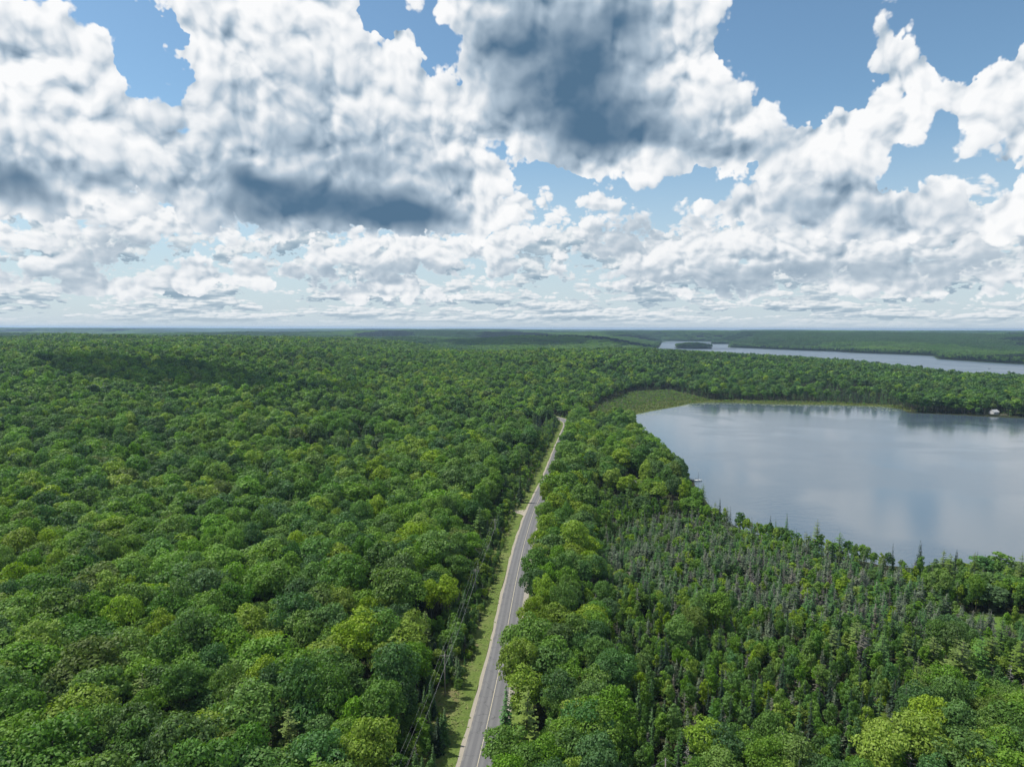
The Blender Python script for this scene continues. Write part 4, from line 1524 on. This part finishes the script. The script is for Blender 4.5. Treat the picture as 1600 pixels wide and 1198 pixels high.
def plant_all():
    rg = np.random.default_rng(77)
    beside = Beside()
    taken = set()
    for kind in NOUN:
        rows = [(p, R, H, t) for k, p, R, H, t in TREES if k == kind]
        if not rows:
            continue
        p = np.vstack([r[0] for r in rows]); R = np.concatenate([r[1] for r in rows]); H = np.concatenate([r[2] for r in rows]); T = np.concatenate([r[3] for r in rows])
        z = ground(p[:, 0], p[:, 1]) - 0.05
        n = len(p)
        dist = np.hypot(p[:, 0], p[:, 1])
        cx, cy, dep = project(np.column_stack([p, z + H * 0.72]))
        seen = (cx > -4) & (cx < 1604) & (cy > -4) & (cy < 1204) & (dep > 5)
        siz = np.where(seen, R * np.sqrt(H / np.maximum(R, .1)) / dep, 0)
        # crowns that stand behind nearer, taller ones show less: a few sight tests against all trees would cost more than they tell
        order = np.argsort(-siz)
        ind = [i for i in order[:300] if siz[i] > 0]
        mark = np.zeros(n, bool); mark[ind] = True
        R0, H0 = MATURE[kind]
        sc = np.column_stack([R / R0, R / R0 * rg.uniform(.9, 1.1, n), H / H0])
        rz = rg.uniform(0, 6.28, n)
        lod = np.digitize(dist, (300, 620, 1150))
        top = max(l for k, l in SHAPES if k == kind)
        lod = np.minimum(lod, top)
        shp = rg.integers(0, 1000, n)
        tones = [TONES[t] for t in KIND_TONES[kind]]
        nm, cat = NOUN[kind]
        # --- single trees
        for i in ind:
            bank_ = SHAPES[kind, 0]
            cme, tme = bank_[shp[i] % len(bank_)]
            root = empty(nm, (p[i, 0], p[i, 1], z[i]), rz[i])
            root.scale = sc[i]
            c = add('crown', cme, root); c.color = (*tones[T[i]], 1)
            add('trunk', tme, root)
            lab = None
            for (k_, x_), l_ in SPECIAL_LABEL.items():
                if k_ == kind:
                    for s in SPECIAL:
                        if s[0] == kind and s[1] == x_ and abs(at(s[1], s[2], s[3])[0] - p[i, 0]) < .01:
                            lab = l_
            if lab is None:
                lab = label_for(kind, R[i], KIND_TONES[kind][T[i]], where(kind, p[i, 0], p[i, 1], cx[i], cy[i]), beside.look(cx[i], cy[i], FPX * R[i] / dep[i]), taken)
            taken.add(lab)
            tag(root, lab, cat, GROUPS[kind])
        # --- the rest
        rest = np.where(~mark)[0]
        if not len(rest):
            continue
        temps, start = [], {}
        for l in sorted({int(v) for v in lod[rest]}):
            start[l] = len(temps)
            for k, (cme, tme) in enumerate(SHAPES[kind, l]):
                JOINED[kind, l, k] = joined(cme, tme, f'{nm}_shape')
                temps.append(JOINED[kind, l, k])
        idx = [start[int(lod[i])] + shp[i] % len(SHAPES[kind, int(lod[i])]) for i in rest]
        scatter(*STUFF[kind], np.column_stack([p, z])[rest], idx, rz[rest], sc[rest], np.array(tones)[T[rest]], temps)
        print('PLANTED', kind, n, 'single', len(ind))


JOINED = {}
plant_all()


def far_woods():
    rg = np.random.default_rng(5)
    temps = []
    B = SHAPES['broadleaf', 3]
    for k in range(4):
        V = []
        side = 64.0
        q = jitter_grid(-side / 2, side / 2, -side / 2, side / 2, 9.2, 400 + k, 0.4)
        for a in q:
            me = B[rg.integers(0, len(B))][0]
            v = np.empty(len(me.vertices) * 3, np.float32); me.vertices.foreach_get('co', v); v = v.reshape(-1, 3)
            s = rg.uniform(.8, 1.3); th = rg.uniform(0, 6.28)
            Rz = np.array([[math.cos(th), -math.sin(th), 0], [math.sin(th), math.cos(th), 0], [0, 0, 1]])
            V.append((v @ Rz.T) * np.array([s, s, rg.uniform(.75, 1.15)]) + np.array([a[0], a[1], rg.uniform(-1.5, 1)]))
        V = np.vstack(V)
        temps.append(mesh_np('wood_patch_shape', V, quads(len(V)), [LEAF]))
    lakes = (FAR_LAKE, THIRD_LAKE, SILVER_LAKE)

    def gather(x, y0, y1, r0, r1, step, seed, clear):
        p = jitter_grid(-x, x, y0, y1, step, seed, 0.3)
        p = p[in_wedge(p, 0.05)]
        r = np.hypot(p[:, 0], p[:, 1])
        p = p[(r >= r0) & (r < r1)]
        ok = np.ones(len(p), bool)
        for lk in lakes:
            ok &= sdf(lk, p[:, 0], p[:, 1]) > clear
        ok &= np.hypot((p[:, 0] - ISLAND[0]) / 110, (p[:, 1] - ISLAND[1]) / 180) > 1
        return p[ok]
    a = gather(5400, 1500, 6700, 2050, 6600, 58, 21, 34)
    b = gather(13500, 4500, 17000, 6600, 16500, 150, 22, 80)
    P = np.vstack([a, b])
    s = np.concatenate([np.ones(len(a)), np.full(len(b), 2.5)])
    z = ground(P[:, 0], P[:, 1]) - 0.5
    dark = vnoise(P[:, 0] / 500, P[:, 1] / 900, 61)
    ti = np.where(dark > 0.55, 1, np.where(dark < 0.25, 2, 0))
    idx = rg.integers(0, 4, len(P))
    tn = np.array([TONES[t] for t in ('mid-green', 'deep-green', 'fresh-green', 'dark-green')])
    ti = np.where(vnoise(P[:, 0] / 420 + 3, P[:, 1] / 620, 67) > 0.70, 3, ti)
    scatter('distant_woods', 'hazy distant woods covering the low hills out to the horizon', 'forest', np.column_stack([P, z]), idx, rg.uniform(0, 6.28, len(P)),
            np.column_stack([s, s, 1 + (s - 1) * 0.12]), tn[ti], temps)
    # the wooded banks of the far water, tree by tree
    p = jitter_grid(-400, 4200, 1500, 4800, 8.5, 23)
    p = p[in_wedge(p, 0.05)]
    r = np.hypot(p[:, 0], p[:, 1])
    p = p[(r >= 2050) & (r < 4800)]
    d = np.min([sdf(lk, p[:, 0], p[:, 1]) for lk in (FAR_LAKE, SILVER_LAKE)], 0)
    p = p[(d > 2) & (d < 62) & (np.hypot((p[:, 0] - ISLAND[0]) / 95, (p[:, 1] - ISLAND[1]) / 155) > 1)]
    n = len(p)
    tones = ['mid-green', 'deep-green', 'fresh-green', 'dark-green']
    temps = [joined(*b_, 'broadleaf_tree_shape') for b_ in B]
    h = rg.uniform(12, 19, n); R = rg.uniform(3.4, 5.6, n)
    scatter('lakeside_woods', 'dark wooded banks along the far lake', 'forest', np.column_stack([p, ground(p[:, 0], p[:, 1])]),
            rg.integers(0, len(B), n), rg.uniform(0, 6.28, n), np.column_stack([R / 5, R / 5, h / 17]), np.array([TONES[t] for t in tones])[pick(rg, n, (3, 3, 1.2, 1.5))], temps)
    print('FAR', len(P), n)


far_woods()


# ------------------------------------------------------------------ poles and wires
def wood_pole():
    return plain('weathered_pole', (0.24, 0.22, 0.20), 0.9, 0.35, 3.0)


POLE_M = wood_pole()
WIRE_M = plain('bare_wire', (0.42, 0.43, 0.44), 0.5, 0.15, 1.0, 0.5)
STEEL = plain('galvanised_steel', (0.36, 0.37, 0.38), 0.45, 0.2, 5.0, 0.5, 0.6)
CERAMIC = plain('insulator_glaze', (0.16, 0.10, 0.07), 0.25, 0.1, 1.0, 0.5)


def utility_pole(x, y, hgt, along, label, group, can=False, arm=True):
    z = float(ground(np.array([x]), np.array([y]))[0])
    r = empty('utility_pole', (x, y, z - 0.1), along)
    tag(r, label, 'utility pole', group)
    b = MB(); b.tube([(0, 0, 0), (0, 0, hgt * .5), (0, 0, hgt)], [.17, .145, .11], 8)
    add('pole', b.mesh('pole', [POLE_M], True), r)
    if not arm:
        b = MB(); b.tube([(0, 0, hgt), (0, 0, hgt + .10), (0, 0, hgt + .12), (0, 0, hgt + .22)], [.03, .03, .06, .045], 8)
        add('insulator', b.mesh('insulator', [CERAMIC], True), r)
        return np.array([x, y, z - 0.1]), hgt
    b = MB(); b.box((-1.15, -0.06, hgt - .62), (1.15, 0.06, hgt - .48))
    b.tube([(-.75, 0, hgt - .60), (0, -.10, hgt - 1.25)], .025, 4); b.tube([(.75, 0, hgt - .60), (0, -.10, hgt - 1.25)], .025, 4)
    add('crossarm', b.mesh('crossarm', [POLE_M]), r)
    for px in (-1.05, 0.0, 1.05):
        b = MB(); z0 = hgt - .48 if px else hgt
        b.tube([(px, 0, z0), (px, 0, z0 + .10), (px, 0, z0 + .12), (px, 0, z0 + .22)], [.03, .03, .06, .045], 8)
        add('insulator', b.mesh('insulator', [CERAMIC], True), r)
    if can:
        b = MB(); b.tube([(0, .30, hgt - 2.6), (0, .30, hgt - 1.6)], .22, 10); b.box((-.06, .10, hgt - 2.3), (.06, .16, hgt - 1.9))
        add('transformer', b.mesh('transformer', [STEEL], True), r)
    return np.array([x, y, z - 0.1]), hgt


def wire(p, q, sag, label, group, r=0.026):
    t = np.linspace(0, 1, 15)
    P = p[None] * (1 - t[:, None]) + q[None] * t[:, None]
    P[:, 2] -= sag * 4 * t * (1 - t)
    b = MB(); b.tube(P, r, 4)
    o = add('power_line', b.mesh('power_line', [WIRE_M], True))
    tag(o, label, 'power line', group)


def pole_line():
    P, N = ROAD, ROAD_N
    first = at(695, 1018, 15.2)
    tops = []
    k0 = int(np.argmin(np.hypot(P[:, 0] - first[0], P[:, 1] - first[1])))
    names = ['wooden utility pole just below the photo, behind roadside trees', 'weathered grey utility pole standing clear among the saplings beside the road',
             'second wooden utility pole up the left verge, half hidden by young trees', 'third wooden utility pole up the left verge before the driveway',
             'far wooden utility pole near the gravel driveway', 'most distant wooden utility pole where the road narrows']
    for j, s in enumerate((-29, 0, 30, 60)):
        k = max(0, min(len(P) - 1, k0 + s))
        q = P[k] + N[k] * (-12.2) if j != 1 else first
        d = math.atan2(N[k][1], N[k][0])
        base, h = utility_pole(q[0], q[1], 11.2, d, names[j], 'utility poles along the left verge', j == 3)
        tops.append((base + np.array([0, 0, h]), d))
    ends = ['nearest', 'second', 'third']
    for j in range(len(tops) - 1):
        for off, dz, nm in ((-1.05, -.26, 'forest-side'), (0.0, .22, 'top'), (1.05, -.26, 'road-side'), (0.12, -2.9, 'low slack')):
            a, b = tops[j], tops[j + 1]
            pa = a[0] + np.array([math.cos(a[1]) * off, math.sin(a[1]) * off, dz]); pb = b[0] + np.array([math.cos(b[1]) * off, math.sin(b[1]) * off, dz])
            wire(pa, pb, 1.0 if dz > -1 else 1.3, f'{nm} power wire of the {ends[j]} span along the left verge', 'power lines along the road', 0.011 if dz > -1 else 0.013)
    # short service line in the trees at the lower right
    q = at(1040, 1187, 13.5)
    base, h = utility_pole(q[0], q[1], 10.0, 0.2, 'grey service pole among dark trees at the bottom right of the road', None, False, False)
    top = base + np.array([0, 0, h - .2])
    for tgt, nm in ((at(975, 1215, 8.5), 'left-hand'), (at(1105, 1215, 9.0), 'right-hand')):
        wire(top, np.array([*tgt, 9.0]), .5, f'{nm} thin service wire dropping from the lower right pole', 'service wires', 0.014)


pole_line()


# ------------------------------------------------------------------ boats and landing stages
HULL = plain('white_hull', (0.80, 0.80, 0.78), 0.35, 0.04, 1.0, 0.5)
MAST = plain('mast_alloy', (0.30, 0.31, 0.33), 0.35, 0.1, 1.0, 0.5, 0.5)
DECKW = plain('grey_planks', (0.36, 0.34, 0.31), 0.85, 0.3, 4.0)
DARKH = plain('dark_hull', (0.06, 0.065, 0.075), 0.4, 0.2, 2.0)
COVER = plain('boat_cover', (0.10, 0.13, 0.18), 0.8, 0.15, 2.0)


def hull_mesh(L, B, D, mat, sheer=.25):
    n = 12
    t = np.linspace(0, 1, n)
    half = B / 2 * np.clip(1.25 * (1 - t ** 2.6), 0, 1) ** 0.75
    half[-1] = 0.02
    V, F = [], []
    for i in range(n):
        x = -L / 2 + L * t[i]
        top = D * .62 + sheer * (t[i] - .35) ** 2
        bot = -D * .38 * (1 - .75 * t[i] ** 3)
        for s, z in ((-1, top), (-.92, top * .3), (-.45, bot), (0, bot * 1.1), (.45, bot), (.92, top * .3), (1, top)):
            V.append((x, s * half[i], z))
    m = 7
    for i in range(n - 1):
        for j in range(m - 1):
            F.append((i * m + j, i * m + j + 1, (i + 1) * m + j + 1, (i + 1) * m + j))
    me = mesh_np('hull', V, [np.array(F), np.array([(0, 6, 5, 1), (1, 5, 4, 2)]), np.array([(2, 4, 3)])], [mat], True)
    V = np.array(V)
    dk = np.array([[V[i * m] * [1, .93, 1] - [0, 0, .09], V[i * m + 6] * [1, .93, 1] - [0, 0, .09]] for i in range(n)]).reshape(-1, 3)
    i = np.arange(n - 1) * 2
    return me, mesh_np('deck', dk, np.stack([i, i + 1, i + 3, i + 2], -1), [mat])


def sailboat():
    q = at(1090.5, 751.2, 0.0)
    r = empty('sailboat', (q[0], q[1], 0), rad(4))
    tag(r, 'small white sailboat with bare mast moored at the wooded lake point', 'sailboat')
    h, d = hull_mesh(5.4, 1.9, 1.05, HULL)
    add('hull', h, r); add('deck', d, r)
    b = MB(); b.box((-.5, -.55, .42), (1.2, .55, .80)); add('cabin', b.mesh('cabin', [HULL]), r)
    b = MB(); b.tube([(.35, 0, .3), (.35, 0, 6.9)], [.09, .06], 6); add('mast', b.mesh('mast', [MAST], True), r)
    b = MB(); b.tube([(.35, 0, 1.25), (-2.2, 0, 1.35)], [.06, .05], 6); o = add('boom', b.mesh('boom', [MAST], True), r)
    b = MB(); b.tube([(.2, 0, 1.42), (-.9, 0, 1.50), (-2.1, 0, 1.45)], [.13, .15, .09], 6); add('furled_sail', b.mesh('furled_sail', [COVER], True), o)
    b = MB()
    for a in ((2.6, 0, .75), (-2.6, 0, .65), (.3, .9, .6), (.3, -.9, .6)):
        b.tube([(.35, 0, 6.7), a], .012, 3)
    add('rigging', b.mesh('rigging', [MAST]), r)
    b = MB(); b.box((-2.85, -.03, -.5), (-2.65, .03, .55)); add('rudder', b.mesh('rudder', [DARKH]), r)


def dock(name, x, y, L, W, rz, label):
    r = empty(name, (x, y, 0.42), rz)
    tag(r, label, 'dock')
    n = int(L / 0.30)
    me = None
    for i in range(n):
        if me is None:
            b = MB(); b.box((-.135, -W / 2, 0), (.135, W / 2, .05)); me = b.mesh('plank', [DECKW])
        add('plank', me, r, (-L / 2 + .15 + i * .30, 0, (i * 7 % 5) * .003))
    b = MB()
    for s in (-1, 1):
        b.box((-L / 2, s * W * .38 - .05, -.14), (L / 2, s * W * .38 + .05, -.003))
    add('stringer', b.mesh('stringer', [DECKW]), r)
    for sx in (-.44, 0, .44):
        for s in (-1, 1):
            b = MB(); b.tube([(sx * L, s * W * .46, -2.2), (sx * L, s * W * .46, .35)], .07, 6); add('post', b.mesh('post', [DECKW], True), r)


sailboat()
_q = at(1080, 750.2, 0.3)
dock('dock', _q[0] - 1.0, _q[1] + 2.0, 7.5, 1.5, rad(-6), 'dark landing stage at the shore beside the moored sailboat')


def motorboat():
    q = at(1546, 576, 0.0)
    r = empty('motorboat', (q[0], q[1], 0), rad(12))
    tag(r, 'tiny dark motorboat crossing the far lake behind the peninsula', 'boat')
    h, d = hull_mesh(6.6, 2.3, 1.2, DARKH)
    add('hull', h, r); add('deck', d, r)
    b = MB(); b.box((-.4, -.7, .45), (.9, .7, 1.0)); add('console', b.mesh('console', [HULL]), r)
    b = MB(); b.box((.5, -.75, 1.0), (.56, .75, 1.45)); add('windscreen', b.mesh('windscreen', [MAST]), r)
    b = MB(); b.box((-3.6, -.25, .1), (-3.2, .25, 1.1)); add('outboard_motor', b.mesh('outboard_motor', [DARKH]), r)


motorboat()

# ------------------------------------------------------------------ the boathouse and the cabin
PALE = plain('white_boards', (0.60, 0.61, 0.62), 0.7, 0.06, 2.0)
ROOFG = plain('pale_grey_shingle', (0.46, 0.48, 0.50), 0.8, 0.15, 3.0)
ROOFD = plain('grey_shingle', (0.17, 0.17, 0.165), 0.9, 0.25, 2.0)
LOGS = plain('dark_stained_boards', (0.060, 0.042, 0.030), 0.85, 0.3, 3.0)
GLASS = plain('window_glass', (0.03, 0.04, 0.05), 0.08, 0.1, 1.0, 0.5)


def house(name, x, y, z, W, L, Hw, Hr, rz, wallm, roofm, label, cat, nwin, trim):
    """gabled building: ridge along local x"""
    r = empty(name, (x, y, z), rz)
    tag(r, label, cat)
    # walls: boards laid one above the other
    nb = max(6, int(Hw / 0.28))
    hb = Hw / nb
    for sx, (lo, hi) in (('long', None), ('short', None)) if False else ():
        pass
    b = MB(); b.box((-L / 2, -W / 2, -.6), (L / 2, W / 2, Hw - .01))
    b.raw([(-L / 2, -W / 2, Hw), (-L / 2, W / 2, Hw), (-L / 2, 0, Hw + Hr)], [(0, 2, 1)])
    b.raw([(L / 2, -W / 2, Hw), (L / 2, W / 2, Hw), (L / 2, 0, Hw + Hr)], [(0, 1, 2)])
    w = add('wall', b.mesh('wall', [wallm]), r)
    b = MB(); b.box((-L / 2 - .02, -.02, 0), (L / 2 + .02, 0, hb * .93)); bm = b.mesh('board', [wallm])
    for i in range(nb):
        for s in (-1, 1):
            o = add('board', bm, w, (0, s * (W / 2 + .012) + (.02 if s > 0 else 0), i * hb))
    # two roof slopes with courses
    sl = math.hypot(W / 2, Hr); an = math.atan2(Hr, W / 2)
    rf = add('roof', (lambda q: (q.box((-L / 2 - .35, -.08, Hw + Hr), (L / 2 + .35, .08, Hw + Hr + .10)), q.mesh('roof', [roofm]))[1])(MB()), r)
    nc = 7
    run = W / 2 + .4
    for s in (-1, 1):
        for i in range(nc):
            a0, a1 = i / nc, (i + 1.06) / nc
            y0, y1 = s * run * a0, s * run * a1
            z0, z1 = Hw + Hr - Hr / (W / 2) * run * a0 + .07, Hw + Hr - Hr / (W / 2) * run * a1 + .10
            v = [(-L / 2 - .35, y0, z0), (L / 2 + .35, y0, z0), (L / 2 + .35, y1, z1), (-L / 2 - .35, y1, z1)]
            v += [(a, b_, c - .06) for a, b_, c in v]
            add('roof_course', mesh_np('roof_course', v, np.array([(0, 1, 2, 3), (7, 6, 5, 4), (0, 4, 5, 1), (1, 5, 6, 2), (2, 6, 7, 3), (3, 7, 4, 0)]), [roofm]), rf)
    for k in range(nwin):
        xx = (k - (nwin - 1) / 2) * L / (nwin + .4)
        b = MB(); y0 = -W / 2 - .06
        b.box((xx - .55, y0, Hw * .38), (xx + .55, y0 + .05, Hw * .38 + .09)); b.box((xx - .55, y0, Hw * .8), (xx + .55, y0 + .05, Hw * .8 + .09))
        b.box((xx - .55, y0, Hw * .38 + .09), (xx - .46, y0 + .05, Hw * .8)); b.box((xx + .46, y0, Hw * .38 + .09), (xx + .55, y0 + .05, Hw * .8))
        f = add('window', b.mesh('window', [trim]), r)
        b = MB(); b.box((xx - .46, y0 + .02, Hw * .38 + .09), (xx + .46, y0 + .045, Hw * .8)); add('pane', b.mesh('pane', [GLASS]), f)
    b = MB(); b.box((L / 2 + .01, -.5, 0), (L / 2 + .07, .5, 2.0)); d = add('door', b.mesh('door', [trim]), r)
    b = MB(); b.tube([(L / 2 + .07, .35, 1.0), (L / 2 + .14, .35, 1.0)], .03, 6); add('handle', b.mesh('handle', [STEEL]), d)
    return r


house('boathouse', BOATHOUSE[0], BOATHOUSE[1], 0.7, 6.0, 8.0, 2.4, 2.2, rad(18), PALE, ROOFG,
      'white boathouse with pale grey gabled roof on the wooded far shore', 'boathouse', 2, PALE)
_q = at(1562, 647.2, 0.3)
dock('dock', _q[0] + 5, _q[1] - 3.0, 13, 2.0, rad(4), 'pale low dock along the water beside the white boathouse')
r_ = house('cabin', CABIN[0], CABIN[1], float(ground(np.array([CABIN[0]]), np.array([CABIN[1]]))[0]), 6.0, 9.0, 2.9, 1.7, rad(-4), LOGS, ROOFD,
           'dark wooden cabin with grey shingle roof hidden in the lakeside trees', 'cabin', 3, PALE)
b_ = MB(); b_.box((1.6, .8, 3.4), (2.3, 1.5, 5.6)); b_.box((1.52, .72, 5.6), (2.38, 1.58, 5.75))
add('chimney', b_.mesh('chimney', [plain('chimney_stone', (0.22, 0.20, 0.18), 0.9, 0.3, 5.0)]), r_)


# ------------------------------------------------------------------ water plants along the marsh
def lily_pads():
    rg = np.random.default_rng(31)
    m, g, out = material('lily_pad')
    n = g.noise(position(g), 0.4, 3, 0.6)
    principled(g, out, g.mix(n, (0.15, 0.19, 0.06), (0.34, 0.38, 0.22)), 0.45, 0.5)
    areas = plan([(1110, 630.5), (1150, 631), (1180, 631), (1215, 633), (1250, 633), (1290, 634.5), (1340, 635.5), (1385, 637.5), (1060, 634), (1085, 631.5), (1400, 641), (1030, 642), (1005, 646.5)], 0)
    V = []
    for q in areas:
        k = int(rg.uniform(30, 110))
        p = q + np.column_stack([rg.normal(0, 14, k), rg.normal(0, 4.5, k)])
        p = p[sdf(NEAR_LAKE, p[:, 0], p[:, 1]) < -1.5]
        for c in p:
            s = rg.uniform(.35, 1.3)
            a = rg.uniform(0, 6.28)
            t = a + np.arange(6) * math.pi / 3
            V.append(np.column_stack([c[0] + np.cos(t) * s, c[1] + np.sin(t) * s * .9, np.full(6, .02 + rg.uniform(0, .05))]))
    V = np.vstack(V)
    tag(add('lily_pads', mesh_np('lily_pads', V, np.arange(len(V)).reshape(-1, 6), [m])), 'pale green lily pads floating along the marshy far shore', 'lily pads', kind='stuff')
    # sedge and reeds on the marsh
    m2, g, out = material('sedge')
    n = g.noise(position(g), 0.05, 4, 0.6)
    principled(g, out, g.mix(n.ss(.35, .65), (0.105, 0.145, 0.030), (0.205, 0.228, 0.066)), 0.8, 0.1)
    p = jitter_grid(20, 700, 540, 1300, 2.0, 33)
    d = sdf(MARSH, p[:, 0], p[:, 1])
    dl = sdf(NEAR_LAKE, p[:, 0], p[:, 1])
    p = p[(d < 3) & (dl > -1.0) & (rg.random(len(p)) < .8)]
    n = len(p)
    z = np.maximum(ground(p[:, 0], p[:, 1]), 0.0)
    c = np.column_stack([p, z + .35])
    v = cards(np.repeat(c, 2, 0), np.tile([[1., 0, .25], [0, -1, .25]], (n, 1)), rg.uniform(.8, 1.6, 2 * n), rg, 0.8, .3, np.array([[0, 0, 1.]]))
    tag(add('sedge', mesh_np('sedge', v, quads(len(v)), [m2])), 'yellow-green sedge and reeds covering the marsh by the lake', 'sedge', kind='stuff')


lily_pads()


def verge_weeds():
    rg = np.random.default_rng(44)
    m, g, out = material('weeds')
    n = g.noise(position(g), 0.9, 4, 0.6)
    principled(g, out, g.mix(n.ss(.35, .65), (0.095, 0.155, 0.030), (0.215, 0.240, 0.085)), 0.85, 0.1)
    k = rg.integers(0, len(ROAD), 15000)
    off = np.where(rg.random(15000) < .75, -rg.uniform(4.4, 13, 15000), rg.uniform(4.9, 10, 15000))
    p = ROAD[k] + ROAD_N[k] * off[:, None] + rg.normal(0, .5, (15000, 2))
    ro = np.abs(road_offset(p[:, 0], p[:, 1]))
    t = p - DRIVE_A
    d = (DRIVE_B - DRIVE_A) / np.linalg.norm(DRIVE_B - DRIVE_A)
    drive = (np.abs(t @ np.array([-d[1], d[0]])) < 2.6) & (t @ d > -3) & (t @ d < 26)
    keep = (ro > 4.4) & ~drive & (vnoise(p[:, 0] / 2.2, p[:, 1] / 2.2, 5) > rg.uniform(.25, .75, 15000))
    p = p[keep]; n_ = len(p)
    s = rg.uniform(.28, .75, n_)
    c = np.column_stack([p, np.full(n_, ROAD_Z - .10) + s * .22])
    v = cards(np.repeat(c, 2, 0), np.tile([[.5, 0, 1.2], [-.3, -.4, 1.2]], (n_, 1)), np.repeat(s, 2), rg, 1.0, .35)
    tag(add('verge_weeds', mesh_np('verge_weeds', v, quads(len(v)), [m])), 'tufts of weeds and tall grass growing on the road verges', 'weeds', kind='stuff')


verge_weeds()


def stumps():
    """drowned snags in the shallows off the marsh"""
    rg = np.random.default_rng(8)
    for i, (px, py) in enumerate([(1062, 633), (1101, 635), (1115, 634.5), (1124, 636), (1173, 636.5)]):
        q = at(px, py, 0)
        b = MB(); h = rg.uniform(1.6, 3.4)
        b.tube([(0, 0, -1), (.1, 0, h * .5), (.05, .08, h)], [.22, .17, .06], 6)
        b.tube([(.1, 0, h * .55), (.6, .1, h * .8)], [.06, .02], 4)
        o = add('snag', b.mesh('snag', [GREYBARK], True), None, (q[0], q[1], 0))
        tag(o, ['leftmost grey snag in the shallows by the marsh', 'second grey drowned snag standing off the lily pads', 'third drowned snag beside the lily pads, slightly bent',
                'fourth drowned snag off the marsh shore', 'rightmost grey snag alone in the shallow bay'][i], 'snag', 'drowned snags in the shallows')


stumps()


# ------------------------------------------------------------------ clouds overhead that shade the hills, and the air
def cloud(c, r, seed, label):
    import bmesh
    rg = np.random.default_rng(seed)
    bm = bmesh.new()
    for k in range(14):
        o = np.array([rg.normal(0, .42) * r[0], rg.normal(0, .42) * r[1], abs(rg.normal(0, .25)) * r[2]])
        s = rg.uniform(.32, .55)
        res = bmesh.ops.create_icosphere(bm, subdivisions=3, radius=1.0)
        for v in res['verts']:
            p = np.array(v.co)
            w = 1 + .35 * (float(vnoise(np.array([p[0] * 2.3 + k * 7]), np.array([p[1] * 2.3 + p[2] * 2.9]), seed)[0]) - .5)
            p = p * w * s * np.array([r[0], r[1], r[2]])
            p[2] = max(p[2], -.12 * r[2])
            v.co = p + o
    me = bpy.data.meshes.new('cloud'); bm.to_mesh(me); bm.free()
    me.materials.append(CLOUD_M)
    for f in me.polygons:
        f.use_smooth = True
    tag(add('cloud', me, None, c), label, 'cloud', 'puffy clouds overhead')


def shade_clouds():
    for (x, y, z), alt, r, label in (((-345, 735, 55), 1150, (175, 85, 45), 'small puffy cloud high over the left forest, above the frame'),
                                     ((160, 2960, 60), 2300, (560, 230, 130), 'long puffy cloud high over the middle ridge, above the frame'),
                                     ((-1480, 1900, 60), 1900, (420, 170, 110), 'puffy cloud high over the left skyline, above the frame'),
                                     ((860, 3250, 10), 2600, (200, 140, 80), 'puffy cloud high over the wooded island, above the frame'),
                                     ((1900, 4600, 40), 3600, (900, 260, 130), 'wide puffy cloud high over the far shore, above the frame')):
        k = (alt - z) / SUN_DIR.z
        cloud((x + SUN_DIR.x * k, y + SUN_DIR.y * k, alt), r, int(abs(x)) % 97, label)


CLOUD_M = plain('cloud_white', (0.82, 0.84, 0.86), 1.0, 0.03, 0.01, 0.0)
shade_clouds()


def build_haze():
    m = bpy.data.materials.new('air')
    m.use_nodes = True
    nt = m.node_tree
    nt.nodes.clear()
    o = nt.nodes.new('ShaderNodeOutputMaterial')
    v = nt.nodes.new('ShaderNodeVolumePrincipled')
    v.inputs['Color'].default_value = (0.52, 0.74, 1.0, 1)
    v.inputs['Density'].default_value = HAZE
    v.inputs['Anisotropy'].default_value = 0.25
    nt.links.new(v.outputs[0], o.inputs['Volume'])
    b = MB(); b.box((-19600, -400, -6), (19600, 26500, 118)); me = b.mesh('haze', [m])
    tag(add('haze', me), 'thin pale blue summer air between the camera and the far hills', kind='stuff')


HAZE = 6.0e-5
build_haze()
